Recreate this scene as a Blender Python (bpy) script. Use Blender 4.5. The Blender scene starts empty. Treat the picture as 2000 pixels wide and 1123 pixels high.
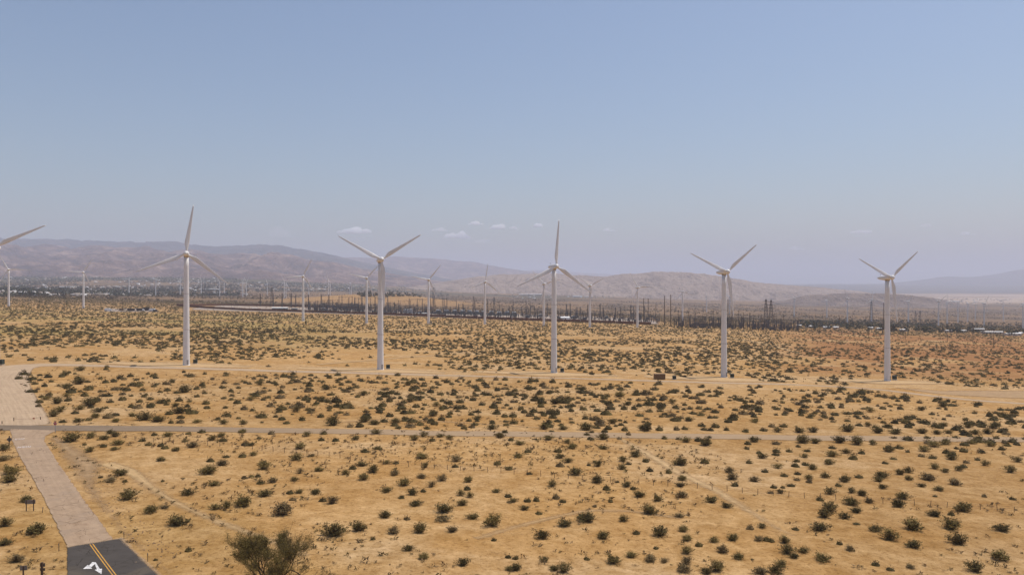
import bpy, math, random
import numpy as np

# ------------------------------------------------------------------ camera, sky, sun, exposure
SC = bpy.context.scene
COL = SC.collection
R = math.radians
F, CX, HY = 1540.0, 1000.0, 552.0          # focal length in photo pixels, centre column, level-horizon row
CAMZ = 35.9
cam_d = bpy.data.cameras.new('camera'); cam = bpy.data.objects.new('camera', cam_d); COL.objects.link(cam)
cam.location = (0, 0, CAMZ); cam.rotation_euler = (R(90), 0, 0)
cam_d.sensor_width = 36; cam_d.lens = 36 * F / 2000; cam_d.shift_y = -9.5 / 2000
cam_d.clip_start = 0.5; cam_d.clip_end = 300000
SC.camera = cam

SUN = np.array([19.0, 11.0, 50.0]); SUN /= np.linalg.norm(SUN)     # direction towards the sun
world = bpy.data.worlds.new('World'); SC.world = world; world.use_nodes = True
wn = world.node_tree; bg = wn.nodes['Background']
sky = wn.nodes.new('ShaderNodeTexSky'); sky.sky_type = 'NISHITA'; sky.sun_disc = False
sky.sun_elevation = math.asin(SUN[2]); sky.sun_rotation = math.atan2(SUN[0], SUN[1])
sky.altitude = 300; sky.air_density = 1.15; sky.dust_density = 2.5; sky.ozone_density = 3.6
wn.links.new(sky.outputs[0], bg.inputs[0]); bg.inputs[1].default_value = 0.113
sun_d = bpy.data.lights.new('sun', 'SUN'); sun_d.energy = 3.7; sun_d.angle = R(0.6); sun_d.color = (1.0, 0.93, 0.84)
sun = bpy.data.objects.new('sun', sun_d); COL.objects.link(sun)
from mathutils import Vector
sun.rotation_euler = Vector(SUN).to_track_quat('Z', 'Y').to_euler(); sun.location = (0, 0, 400)
vs = SC.view_settings; vs.view_transform = 'Standard'; vs.look = 'None'; vs.exposure = 0.0; vs.gamma = 1.0
vs.use_curve_mapping = False
SC.render.engine = 'CYCLES'
cy = SC.cycles; cy.use_denoising = True; cy.max_bounces = 12; cy.diffuse_bounces = 2; cy.glossy_bounces = 2
cy.volume_bounces = 12; cy.transparent_max_bounces = 16; cy.volume_step_rate = 4

# ------------------------------------------------------------------ noise and terrain
def _hash(ix, iy, s):
    h = (ix.astype(np.int64) * 374761393 + iy.astype(np.int64) * 668265263 + s * 2147483647) & 0xffffffff
    h = ((h ^ (h >> 13)) * 1274126177) & 0xffffffff
    return ((h ^ (h >> 16)) & 0xffff) / 65535.0
def vnoise(x, y, s=0):
    x = np.asarray(x, float); y = np.asarray(y, float)
    ix, iy = np.floor(x), np.floor(y); fx, fy = x - ix, y - iy
    fx = fx * fx * fx * (fx * (fx * 6 - 15) + 10); fy = fy * fy * fy * (fy * (fy * 6 - 15) + 10)
    a, b = _hash(ix, iy, s), _hash(ix + 1, iy, s); c, d = _hash(ix, iy + 1, s), _hash(ix + 1, iy + 1, s)
    return a + (b - a) * fx + (c - a) * fy + (a - b - c + d) * fx * fy
def fbm(x, y, octs=4, s=0, gain=.5):
    t = 0; a = 1; n = 0
    for i in range(octs):
        t = t + a * vnoise(x * 2**i + 17.3 * i, y * 2**i - 9.1 * i, s + i); n += a; a *= gain
    return t / n
def ridged(x, y, octs=5, s=0):
    t = 0; a = 1; n = 0
    for i in range(octs):
        t = t + a * (1 - np.abs(2 * vnoise(x * 2**i + 31.7 * i, y * 2**i + 5.3 * i, s + i) - 1)); n += a; a *= .58
    return t / n
def sstep(a, b, x):
    t = np.clip((x - a) / (b - a), 0, 1); return t * t * (3 - 2 * t)

SA, SB = -0.0305, -0.01585
def ground(x, y):
    """height of the desert floor: an alluvial fan falling to the right and away, levelling into the valley"""
    x = np.asarray(x, float); y = np.asarray(y, float)
    ax = np.abs(x); e = np.maximum(ax - 1500, 0)
    X = np.sign(x) * (np.minimum(ax, 1500) + 1100 * (1 - np.exp(-e / 1100)))
    e2 = np.maximum(y - 2200, 0)
    Y = np.minimum(y, 2200) + 1500 * (1 - np.exp(-e2 / 1500))
    z = SA * X + SB * Y
    near = 1 - sstep(350, 900, y)
    z = z + near * (0.55 * (fbm(x / 60, y / 60, 2, 3) - .5) + .22 * (fbm(x / 17, y / 17, 2, 5) - .5))
    z = z + (1 - near) * 2.2 * (fbm(x / 260, y / 260, 2, 8) - .5)
    # tawny rise behind the substation
    z = z + 27 * np.exp(-((x + 390) / 230) ** 2 - ((y - 2400) / 260) ** 2)
    # slope under the hillside town on the left
    z = z + 75 * sstep(3600, 7500, y) * sstep(-300, -2600, x)
    # dark bajada climbing to the far mountains on the right
    z = z + 118 * sstep(12500, 21500, y) * sstep(.22, .40, x / np.maximum(y, 50))
    # cut bank at the far right beyond the turbine row
    z = z - 2.0 * sstep(230, 300, x) * sstep(395, 430, y) * (1 - sstep(520, 640, y)) * fbm(x / 25, y / 25, 2, 12)
    return z
def at(u, v):
    """point(s) on the ground seen at photo pixel (u, v)"""
    u = np.atleast_1d(np.asarray(u, float)); v = np.atleast_1d(np.asarray(v, float))
    ys = np.geomspace(40, 80000, 200)
    tx = (u - CX) / F; tz = -(v - HY) / F
    out = np.zeros((len(u), 3))
    for c in range(0, len(u), 500):
        sl = slice(c, c + 500)
        Y = ys[None, :]; d = CAMZ + tz[sl, None] * Y - ground(tx[sl, None] * Y, Y + 0 * tx[sl, None])
        k = np.argmax(d < 0, axis=1); k = np.where((d < 0).any(axis=1), k, len(ys) - 1)
        lo, hi = ys[np.maximum(k - 1, 0)], ys[k]
        for _ in range(22):
            m = .5 * (lo + hi); dm = CAMZ + tz[sl] * m - ground(tx[sl] * m, m)
            lo = np.where(dm > 0, m, lo); hi = np.where(dm > 0, hi, m)
        m = .5 * (lo + hi); out[sl, 0] = tx[sl] * m; out[sl, 1] = m; out[sl, 2] = ground(tx[sl] * m, m)
    return out
def at1(u, v):
    p = at(u, v)[0]; return float(p[0]), float(p[1]), float(p[2])
def gz(x, y): return float(ground(x, y))

# ------------------------------------------------------------------ material helpers
def new_mat(name):
    m = bpy.data.materials.new(name); m.use_nodes = True
    nt = m.node_tree; b = nt.nodes['Principled BSDF']; b.inputs['Specular IOR Level'].default_value = .25
    return m, nt, b
def N(nt, t, **kw):
    n = nt.nodes.new(t)
    for k, v in kw.items(): setattr(n, k, v)
    return n
def noise_n(nt, scale, detail=4, rough=.55, coord=None, dist=0):
    n = N(nt, 'ShaderNodeTexNoise'); n.inputs['Scale'].default_value = scale; n.inputs['Detail'].default_value = detail
    n.inputs['Roughness'].default_value = rough; n.inputs['Distortion'].default_value = dist
    if coord: nt.links.new(coord, n.inputs['Vector'])
    return n
def ramp_n(nt, src, stops):
    r = N(nt, 'ShaderNodeValToRGB'); e = r.color_ramp.elements
    while len(e) < len(stops): e.new(.5)
    for k, (p, c) in enumerate(stops):
        e[k].position = p; e[k].color = (c, c, c, 1) if not isinstance(c, tuple) else (*c, 1)
    nt.links.new(src, r.inputs[0]); return r
def mix_n(nt, fac, a, b, mode='MIX'):
    m = N(nt, 'ShaderNodeMix', data_type='RGBA', blend_type=mode)
    for s, v in ((m.inputs[0], fac), (m.inputs[6], a), (m.inputs[7], b)):
        if hasattr(v, 'is_linked') or isinstance(v, bpy.types.NodeSocket): nt.links.new(v, s)
        elif isinstance(v, tuple): s.default_value = (*v, 1)
        else: s.default_value = v
    return m.outputs[2]
def geo_pos(nt): return N(nt, 'ShaderNodeNewGeometry').outputs['Position']
def bump_n(nt, b, h, strength, dist):
    n = N(nt, 'ShaderNodeBump'); n.inputs['Strength'].default_value = strength; n.inputs['Distance'].default_value = dist
    nt.links.new(h, n.inputs['Height']); nt.links.new(n.outputs[0], b.inputs['Normal'])
def simple_mat(name, col, rough=.7, metal=0, var=.12, scale=1.5, spec=.25):
    """paint, steel or wood with mottled wear"""
    m, nt, b = new_mat(name)
    tc = N(nt, 'ShaderNodeTexCoord').outputs['Object']
    n = noise_n(nt, scale, 5, .6, tc)
    d = tuple(c * (1 - var) for c in col); l = tuple(min(1, c * (1 + var)) for c in col)
    nt.links.new(ramp_n(nt, n.outputs[0], [(.3, d), (.7, l)]).outputs[0], b.inputs['Base Color'])
    b.inputs['Roughness'].default_value = rough; b.inputs['Metallic'].default_value = metal
    b.inputs['Specular IOR Level'].default_value = spec
    return m

# ------------------------------------------------------------------ mesh helpers
class MB:
    def __init__(s): s.v = []; s.f = []
    def add(s, vs, fs):
        o = len(s.v); s.v += [tuple(map(float, p)) for p in vs]; s.f += [tuple(i + o for i in f) for f in fs]; return s
    def box(s, c, d, rz=0):
        x, y, z = (k / 2 for k in d); ca, sa = math.cos(rz), math.sin(rz); vs = []
        for dz in (-z, z):
            for dx, dy in ((-x, -y), (x, -y), (x, y), (-x, y)):
                vs.append((c[0] + dx * ca - dy * sa, c[1] + dx * sa + dy * ca, c[2] + dz))
        return s.add(vs, [(3, 2, 1, 0), (4, 5, 6, 7), (0, 1, 5, 4), (1, 2, 6, 5), (2, 3, 7, 6), (3, 0, 4, 7)])
    def tube(s, pts, rad, n=6, cap=True):
        pts = [Vector(p) for p in pts]; o = []
        rad = rad if hasattr(rad, '__len__') else [rad] * len(pts)
        vs, fs = [], []
        for i, p in enumerate(pts):
            d = (pts[min(i + 1, len(pts) - 1)] - pts[max(i - 1, 0)]).normalized()
            a = d.orthogonal().normalized() if i == 0 else (a - d * a.dot(d)).normalized()
            b = d.cross(a)
            for k in range(n):
                t = 2 * math.pi * k / n; vs.append(p + (a * math.cos(t) + b * math.sin(t)) * rad[i])
        for i in range(len(pts) - 1):
            for k in range(n):
                fs.append((i * n + k, i * n + (k + 1) % n, (i + 1) * n + (k + 1) % n, (i + 1) * n + k))
        if cap:
            fs.append(tuple(range(n - 1, -1, -1))); fs.append(tuple((len(pts) - 1) * n + k for k in range(n)))
        return s.add(vs, fs)
    def lathe(s, prof, n=24, axis='z'):
        vs, fs = [], []
        for r, h in prof:
            for k in range(n):
                t = 2 * math.pi * k / n; c, q = r * math.cos(t), r * math.sin(t)
                vs.append((c, q, h) if axis == 'z' else (c, h, q))
        for i in range(len(prof) - 1):
            for k in range(n):
                f = (i * n + k, i * n + (k + 1) % n, (i + 1) * n + (k + 1) % n, (i + 1) * n + k)
                fs.append(f if axis == 'z' else f[::-1])
        fs.append(tuple(range(n - 1, -1, -1))); fs.append(tuple((len(prof) - 1) * n + k for k in range(n)))
        return s.add(vs, fs)
    def mesh(s, name, mat, smooth=False):
        me = bpy.data.meshes.new(name); me.from_pydata(s.v, [], s.f)
        if mat: me.materials.append(mat)
        if smooth: me.polygons.foreach_set('use_smooth', np.ones(len(me.polygons), bool))
        me.update(); return me
    def build(s, name, mat, parent=None, smooth=False):
        return link(name, s.mesh(name, mat, smooth), parent)
def link(name, data, parent=None):
    o = bpy.data.objects.new(name, data); COL.objects.link(o); o.parent = parent
    if parent is not None: KIDS.setdefault(parent.name, []).append(o)
    return o
KIDS = {}
def np_mesh(name, verts, quads, mat, smooth=False, attr=None, tris=False):
    k = 3 if tris else 4
    me = bpy.data.meshes.new(name); verts = np.asarray(verts, np.float32); quads = np.asarray(quads, np.int32)
    me.vertices.add(len(verts)); me.vertices.foreach_set('co', verts.ravel())
    me.loops.add(quads.size); me.loops.foreach_set('vertex_index', quads.ravel())
    me.polygons.add(len(quads)); me.polygons.foreach_set('loop_start', np.arange(0, quads.size, k, dtype=np.int32))
    try: me.polygons.foreach_set('loop_total', np.full(len(quads), k, np.int32))
    except Exception: pass
    if smooth: me.polygons.foreach_set('use_smooth', np.ones(len(quads), bool))
    for nm, arr in (attr or {}).items():
        arr = np.asarray(arr, np.float32)
        if arr.ndim == 1:
            a = me.attributes.new(nm, 'FLOAT', 'POINT'); a.data.foreach_set('value', arr)
        else:
            a = me.attributes.new(nm, 'FLOAT_COLOR', 'POINT')
            a.data.foreach_set('color', np.c_[arr, np.ones(len(arr))].astype(np.float32).ravel())
    if mat: me.materials.append(mat)
    me.update(calc_edges=True); me.validate(); return me
def tag(o, label=None, cat=None, group=None, kind=None):
    if label: o['label'] = label
    if cat: o['category'] = cat
    if group: o['group'] = group
    if kind: o['kind'] = kind
    return o
def empty(name, loc, rz=0):
    o = bpy.data.objects.new(name, None); COL.objects.link(o); o.location = loc; o.rotation_euler = (0, 0, rz)
    o.empty_display_size = .3; return o
def copy_tree(o, parent=None):
    c = o.copy(); COL.objects.link(c); c.parent = parent
    for ch in KIDS.get(o.name, []):
        k = copy_tree(ch, c); KIDS.setdefault(c.name, []).append(k)
    return c
def scatter(variants, pos, scl, rot, vid, tint=None):
    """bake copies of small quad meshes [(verts, quads)] into one vertex/face array"""
    V, Q, T, off = [], [], [], 0
    for k, (bv, bq) in enumerate(variants):
        m = np.nonzero(vid == k)[0]
        if not len(m): continue
        c, s = np.cos(rot[m])[:, None], np.sin(rot[m])[:, None]
        x = bv[None, :, 0] * scl[m, 0:1]; y = bv[None, :, 1] * scl[m, 0:1]; z = bv[None, :, 2] * scl[m, 1:2]
        P = np.stack([x * c - y * s + pos[m, 0:1], x * s + y * c + pos[m, 1:2], z + pos[m, 2:3]], -1)
        V.append(P.reshape(-1, 3)); n = len(bv)
        Q.append((bq[None] + (np.arange(len(m)) * n)[:, None, None] + off).reshape(-1, bq.shape[1]))
        if tint is not None: T.append(np.repeat(tint[m], n, axis=0))
        off += n * len(m)
    return np.concatenate(V), np.concatenate(Q), (np.concatenate(T) if tint is not None else None)

# ------------------------------------------------------------------ ground sheet
rng = np.random.default_rng(7)
def ground_material():
    m, nt, b = new_mat('desert_soil')
    pos = geo_pos(nt)
    tint = N(nt, 'ShaderNodeAttribute', attribute_name='soil').outputs['Color']
    scrub = N(nt, 'ShaderNodeAttribute', attribute_name='scrub').outputs['Fac']
    n1 = noise_n(nt, .35, 6, .65, pos, .4); n2 = noise_n(nt, 1.5, 6, .75, pos); n3 = noise_n(nt, .06, 5, .6, pos, .6)
    c = mix_n(nt, ramp_n(nt, n1.outputs[0], [(.34, 0.0), (.68, 1.0)]).outputs[0], mix_n(nt, 1.0, tint, (.76, .70, .60), 'MULTIPLY'), mix_n(nt, 1.0, tint, (1.16, 1.18, 1.26), 'MULTIPLY'))
    c = mix_n(nt, ramp_n(nt, n3.outputs[0], [(.40, .0), (.62, .75)]).outputs[0], c,
              mix_n(nt, 1.0, c, (.86, .78, .62), 'MULTIPLY'))
    c = mix_n(nt, ramp_n(nt, n2.outputs[0], [(.35, .9), (.50, 0.0)]).outputs[0], c, mix_n(nt, 1.0, c, (.55, .5, .42), 'MULTIPLY'))
    # low scrub too far off to pick apart
    vo = N(nt, 'ShaderNodeTexVoronoi'); vo.inputs['Scale'].default_value = .14; nt.links.new(pos, vo.inputs['Vector'])
    dots = ramp_n(nt, vo.outputs['Distance'], [(.34, 1.0), (.60, 0.0)]).outputs[0]
    mm = N(nt, 'ShaderNodeMath', operation='MULTIPLY'); nt.links.new(dots, mm.inputs[0]); nt.links.new(scrub, mm.inputs[1])
    c = mix_n(nt, mm.outputs[0], c, (.075, .058, .034))
    nt.links.new(c, b.inputs['Base Color']); b.inputs['Roughness'].default_value = .95
    b.inputs['Specular IOR Level'].default_value = .08
    add = N(nt, 'ShaderNodeMath', operation='ADD'); nt.links.new(n1.outputs[0], add.inputs[0]); nt.links.new(n2.outputs[0], add.inputs[1])
    bump_n(nt, b, add.outputs[0], .9, .22)
    return m
SAND = np.array([.46, .285, .120])
def soil_colour(x, y):
    n = fbm(x / 90, y / 70, 4, 21)[:, None]; n2 = fbm(x / 22, y / 12, 3, 25)[:, None]
    c = SAND * (.84 + .32 * n)
    c = c * (1 + (n2 - .5) * np.array([.18, .26, .42]))
    pale = sstep(.50, .66, fbm(x / 38, y / 20, 4, 29)); c = c * (1 - .55 * pale[:, None]) + np.array([.53, .365, .195]) * .55 * pale[:, None]
    def mixto(col, w): return c * (1 - w[:, None]) + np.array(col) * w[:, None]
    u = CX + F * x / np.maximum(y, 30)
    # yellow-green annual grass on the left beyond the row, red-brown ground on the right, golden grass round the tree
    c = mixto((.33, .25, .095), .75 * sstep(430, 520, y) * (1 - sstep(900, 1100, y)) * sstep(900, 450, u) * sstep(.3, .65, fbm(x / 120, y / 60, 3, 31)))
    c = mixto((.33, .165, .065), .95 * sstep(380, 450, y) * (1 - sstep(1000, 1400, y)) * sstep(1440, 1640, u) * sstep(.22, .5, fbm(x / 60, y / 50, 3, 37)))
    c = mixto((.40, .235, .07), .8 * np.exp(-((x + 30) / 11) ** 2 - ((y - 95) / 10) ** 2))
    c = mixto((.39, .24, .085), .6 * sstep(150, 108, y) * sstep(-28, -42, x) * sstep(.4, .6, fbm(x / 9, y / 9, 3, 41)))
        # valley floor: greyer flats, a pale wash to the right
    c = mixto((.27, .175, .105), .85 * sstep(900, 1700, y))
    c = c * (1 - (.5 * sstep(1300, 1900, y) * sstep(.42, .58, fbm(x / 170, y / 420, 4, 91)))[:, None] * np.array([.85, .8, .7]))
    c = mixto((.46, .285, .13), .85 * np.exp(-(((x + 390) / 300) ** 4) - ((y - 2350) / 380) ** 4))
    c = mixto((.50, .40, .32), .9 * sstep(5600, 7200, y) * sstep(1560, 1720, u) * (1 - sstep(12200, 12900, y + 900 * fbm(x / 1500, y / 1500, 2, 3))) * sstep(.25, .45, fbm(x / 900, y / 500, 3, 97)))
    c = mixto((.06, .065, .055), .9 * sstep(12300, 13000, y))
    c = mixto((.07, .075, .045), .8 * sstep(4200, 5200, y) * (1 - sstep(8500, 9500, y)) * sstep(1000, 200, x) * sstep(.36, .52, fbm(x / 900, y / 420, 3, 47)))
    return c
def make_ground():
    rows = [-250, -120, -40, 0, 25, 45, 60]
    while rows[-1] < 90000: rows.append(rows[-1] * 1.0088 + .25)
    ys = np.array(rows); nx = 430
    t = np.linspace(-1, 1, nx); t = .62 * t + .38 * t ** 3
    half = np.maximum(ys, 0) * 1.35 + 160
    X = t[None] * half[:, None]; Y = np.repeat(ys[:, None], nx, 1)
    x, y = X.ravel(), Y.ravel(); z = ground(x, y)
    i = np.arange(len(ys) - 1)[:, None] * nx + np.arange(nx - 1)[None]
    q = np.stack([i, i + 1, i + nx + 1, i + nx], -1).reshape(-1, 4)
    scrub = .8 * sstep(1250, 1700, y) * (1 - sstep(5000, 7000, y)) * (1 - .75 * np.exp(-(((x + 390) / 300) ** 4) - ((y - 2350) / 380) ** 4))
    me = np_mesh('ground', np.c_[x, y, z], q, ground_material(), True, {'soil': soil_colour(x, y), 'scrub': scrub})
    return tag(link('ground', me), kind='structure')
make_ground()

# ------------------------------------------------------------------ roads and tracks, draped sheets with worn edges
def sheet_material(name, col, var=.15, ragged=.0, rough=.9, streak=0.0, patch=None, grain=3.0, soft=.35, dusty=None, crack=0):
    m, nt, b = new_mat(name); pos = geo_pos(nt)
    n1 = noise_n(nt, .5, 6, .65, pos, .5); n2 = noise_n(nt, grain, 4, .7, pos)
    d = tuple(c * (1 - var) for c in col); l = tuple(c * (1 + var) for c in col)
    c = ramp_n(nt, n1.outputs[0], [(.3, d), (.7, l)]).outputs[0]
    c = mix_n(nt, ramp_n(nt, n2.outputs[0], [(.32, .5), (.5, 0.0)]).outputs[0], c, mix_n(nt, 1.0, c, (.72, .7, .66), 'MULTIPLY'))
    edge = N(nt, 'ShaderNodeAttribute', attribute_name='edge').outputs['Fac']
    if streak:
        across = N(nt, 'ShaderNodeAttribute', attribute_name='across').outputs['Fac']
        along = N(nt, 'ShaderNodeAttribute', attribute_name='along').outputs['Fac']
        cb = N(nt, 'ShaderNodeCombineXYZ'); ml = N(nt, 'ShaderNodeMath', operation='MULTIPLY'); ml.inputs[1].default_value = .03
        nt.links.new(along, ml.inputs[0]); nt.links.new(across, cb.inputs[0]); nt.links.new(ml.outputs[0], cb.inputs[1])
        sn = noise_n(nt, 1.6, 3, .5, cb.outputs[0])
        c = mix_n(nt, ramp_n(nt, sn.outputs[0], [(.38, streak), (.58, 0.0)]).outputs[0], c, mix_n(nt, 1.0, c, (.70, .66, .62), 'MULTIPLY'))
    if dusty:
        dl = N(nt, 'ShaderNodeAttribute', attribute_name='along').outputs['Fac']; mp = N(nt, 'ShaderNodeMapRange'); nt.links.new(dl, mp.inputs[0]); mp.inputs[1].default_value = 35; mp.inputs[2].default_value = 125
        c = mix_n(nt, mp.outputs[0], c, mix_n(nt, n1.outputs[0], tuple(k * .85 for k in dusty), tuple(k * 1.15 for k in dusty)))
    if patch:
        pn = noise_n(nt, .13, 3, .5, pos, 1.0)
        c = mix_n(nt, ramp_n(nt, pn.outputs[0], [(.58, 0.0), (.66, .8)]).outputs[0], c, patch)
    if crack:
        wp = mix_n(nt, .35, pos, noise_n(nt, 1.2, 3, .6, pos).outputs['Color'], 'ADD')
        for sc_, wd in ((.16, .010), (.55, .018)):
            vo = N(nt, 'ShaderNodeTexVoronoi', feature='DISTANCE_TO_EDGE'); vo.inputs['Scale'].default_value = sc_; nt.links.new(wp, vo.inputs['Vector'])
            brk = ramp_n(nt, noise_n(nt, .22, 3, .5, pos).outputs[0], [(.45, 0.0), (.6, crack)]).outputs[0]
            ln = ramp_n(nt, vo.outputs['Distance'], [(wd * .5, 1.0), (wd, 0.0)]).outputs[0]
            mu = N(nt, 'ShaderNodeMath', operation='MULTIPLY'); nt.links.new(ln, mu.inputs[0]); nt.links.new(brk, mu.inputs[1])
            c = mix_n(nt, mu.outputs[0], c, mix_n(nt, 1.0, c, (.4, .36, .32), 'MULTIPLY'))
        st = noise_n(nt, .45, 4, .6, pos, 1.5)
        c = mix_n(nt, ramp_n(nt, st.outputs[0], [(.60, 0.0), (.70, .5)]).outputs[0], c, mix_n(nt, 1.0, c, (.62, .56, .5), 'MULTIPLY'))
    nt.links.new(c, b.inputs['Base Color']); b.inputs['Roughness'].default_value = rough; b.inputs['Specular IOR Level'].default_value = .1
    bump_n(nt, b, n2.outputs[0], .5, .05)
    if ragged:
        en = noise_n(nt, .55, 5, .65, pos)
        sub = N(nt, 'ShaderNodeMath', operation='MULTIPLY_ADD'); nt.links.new(en.outputs[0], sub.inputs[0])
        sub.inputs[1].default_value = -ragged; nt.links.new(edge, sub.inputs[2])       # edge - ragged * noise
        mr = N(nt, 'ShaderNodeMapRange'); nt.links.new(sub.outputs[0], mr.inputs[0])
        mr.inputs[1].default_value = -ragged * .32; mr.inputs[2].default_value = -ragged * .32 + soft
        nt.links.new(mr.outputs[0], b.inputs['Alpha'])
    return m
def smooth_line(p, step):
    p = np.asarray(p, float); d = np.r_[0, np.cumsum(np.hypot(*np.diff(p[:, :2], axis=0).T))]
    n = max(2, int(d[-1] / step) + 1); s = np.linspace(0, d[-1], n)
    q = np.stack([np.interp(s, d, p[:, k]) for k in range(p.shape[1])], 1)
    for _ in range(int(8 if n > 30 else 2)):
        q[1:-1] = .25 * q[:-2] + .5 * q[1:-1] + .25 * q[2:]
    return q
def ribbon(name, centre, widths, mat, lift=.05, step=2.0, nac=9):
    """road sheet following a ground centre line (x, y); 'edge' is metres from the nearest edge"""
    c = np.c_[np.asarray(centre, float)[:, :2], np.broadcast_to(widths, len(centre))]
    q = smooth_line(c, step); t = np.gradient(q[:, :2], axis=0); t /= np.linalg.norm(t, axis=1)[:, None]
    nrm = np.c_[-t[:, 1], t[:, 0]]; a = np.linspace(-.5, .5, nac)
    P = q[:, None, :2] + nrm[:, None] * (a[None, :, None] * q[:, None, 2:3])
    x, y = P[..., 0].ravel(), P[..., 1].ravel()
    edge = ((.5 - np.abs(a))[None] * q[:, 2:3]).ravel()
    along = np.r_[0, np.cumsum(np.linalg.norm(np.diff(q[:, :2], axis=0), axis=1))]
    i = np.arange(len(q) - 1)[:, None] * nac + np.arange(nac - 1)[None]
    f = np.stack([i, i + nac, i + nac + 1, i + 1], -1).reshape(-1, 4)
    me = np_mesh(name, np.c_[x, y, ground(x, y) + lift], f[:, ::-1], mat, True,
                 {'edge': edge, 'across': (a[None] * q[:, 2:3]).ravel(), 'along': np.repeat(along, nac)})
    return tag(link(name, me), kind='structure')
def px_line(pts): return at([p[0] for p in pts], [p[1] for p in pts])[:, :2]
def strip_between(name, L, Rr, mat, lift, step=1.0, nac=11):
    """road sheet between a left and a right edge line given on the ground"""
    n = int(np.linalg.norm(np.diff(L, axis=0), axis=1).sum() / step) + 2
    def rs(p):
        d = np.r_[0, np.cumsum(np.linalg.norm(np.diff(p, axis=0), axis=1))]; s = np.linspace(0, d[-1], n)
        return np.stack([np.interp(s, d, p[:, k]) for k in (0, 1)], 1)
    A, B = rs(L), rs(Rr); a = np.linspace(0, 1, nac)
    P = A[:, None] * (1 - a)[None, :, None] + B[:, None] * a[None, :, None]
    x, y = P[..., 0].ravel(), P[..., 1].ravel(); w = np.linalg.norm(B - A, axis=1)[:, None]
    edge = (np.minimum(a, 1 - a)[None] * w).ravel(); along = np.r_[0, np.cumsum(np.linalg.norm(np.diff(A, axis=0), axis=1))]
    i = np.arange(n - 1)[:, None] * nac + np.arange(nac - 1)[None]
    f = np.stack([i, i + 1, i + nac + 1, i + nac], -1).reshape(-1, 4)
    me = np_mesh(name, np.c_[x, y, ground(x, y) + lift], f, mat, True,
                 {'edge': edge, 'across': ((a - .5)[None] * w).ravel(), 'along': np.repeat(along, nac)})
    return tag(link(name, me), kind='structure')

M_dirt = sheet_material('graded_dirt', (.45, .325, .21), .12, 1.2, streak=.45, soft=.9)
M_track = sheet_material('track_sand', (.50, .335, .165), .1, 2.0, streak=.5, soft=1.5)
M_wash = sheet_material('wash_sand', (.50, .335, .168), .2, 2.6, soft=2.0)
M_pad = sheet_material('pad_sand', (.485, .32, .16), .1, 6.5, soft=6.0)
M_verge = sheet_material('verge_gravel', (.365, .238, .125), .2, 4.5, grain=6, soft=3.4)
M_old = sheet_material('old_asphalt', (.37, .262, .172), .14, 1.1, streak=.3, patch=(.31, .225, .155), grain=7, soft=.10, crack=1.0)
M_cross = sheet_material('narrow_road_asphalt', (.20, .15, .105), .14, .9, streak=.5, grain=5, soft=.6, dusty=(.345, .238, .14))
M_new = sheet_material('dark_asphalt', (.072, .062, .054), .16, .7, grain=9, patch=(.11, .09, .068), soft=.12, crack=.8)

# access road to the turbines, with the wide sandy junction on the left
acc = px_line([(46, 832), (40, 812), (28, 790), (6, 762), (-10, 738), (15, 719), (60, 713), (130, 712.5), (240, 716), (364, 719), (480, 722.5), (600, 726), (743, 730),
               (900, 734), (1082, 738), (1250, 743), (1414, 748), (1550, 751), (1650, 756), (1733, 762), (1800, 771), (1900, 782), (2010, 789), (2150, 800)])
ribbon('access_road', acc, [13, 13, 14, 17, 22, 19, 13, 10, 9, 8.5, 8.5, 8.5, 8.5, 6.5, 6.5, 6.5, 6.5, 6.5, 6.5, 6.5, 6.5, 6.5, 6.5, 6.5], M_dirt, .07, 2.5)
ribbon('dirt_track', px_line([(205, 905), (258, 920), (290, 948), (330, 975), (400, 1008), (465, 1033), (530, 1056), (600, 1085)]), [5.5, 4.6, 3.6, 3.2, 3.2, 3.2, 2.6, 2.4], M_track, .05, 1.5)
ribbon('sandy_wash', px_line([(1215, 858), (1262, 885), (1325, 923), (1378, 948), (1412, 962), (1436, 985), (1478, 1003), (1500, 1024), (1548, 1046)]), [3.6, 5.2, 5, 4.8, 4.6, 4, 3.6, 3, 2.4], M_wash, .05, 2)
ribbon('far_track', px_line([(1160, 624), (1200, 632), (1245, 641), (1330, 646), (1480, 668), (1560, 690)]), [8, 12, 14, 8, 7, 6], M_track, .2, 10)
ribbon('bare_clearing', px_line([(1500, 772), (1750, 757), (1850, 768), (1950, 770), (2060, 772)])[1:], [5, 22, 30, 34], M_verge, .055, 4)
ribbon('gully', px_line([(1115, 1135), (1158, 1104), (1182, 1086), (1240, 1074), (1300, 1066), (1345, 1062), (1395, 1050), (1430, 1035), (1500, 1028), (1560, 1018)]), [1.2, 1.3, 1.0, .8, .7, .7, .9, .9, .7, .5], M_wash, .04, 1)
ribbon('cross_road', px_line([(-250, 832.5), (0, 835.5), (200, 836.5), (400, 838.2), (700, 843), (1000, 847.5), (1500, 854), (2000, 858.5), (2300, 862)]), [8.4] * 9, M_cross, .075, 3)
L = px_line([(18, 838), (23, 864), (38, 895), (56, 925), (92, 993), (128, 1069)]); Rr = px_line([(112, 841), (90, 852), (88, 861), (119, 909), (160, 966), (225, 1054)])
strip_between('pale_road', L, Rr, M_old, .09)
strip_between('gravel_verge', px_line([(88, 858), (119, 909), (160, 966), (238, 1054), (330, 1130)]), px_line([(120, 850), (215, 900), (195, 945), (262, 1040), (350, 1120)]), M_verge, .05)
L2 = px_line([(128, 1069), (128, 1122)]); R2 = px_line([(238, 1052), (312, 1123)])
L2 = np.vstack([L2, L2[-1] + (L2[-1] - L2[0]) * 3]); R2 = np.vstack([R2, R2[-1] + (R2[-1] - R2[0]) * 1.6])
asphalt = strip_between('asphalt_road', L2, R2, M_new, .094)
M_faint = sheet_material('faint_track_sand', (.475, .305, .145), .1, 1.6, streak=.5, soft=1.4)
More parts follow.
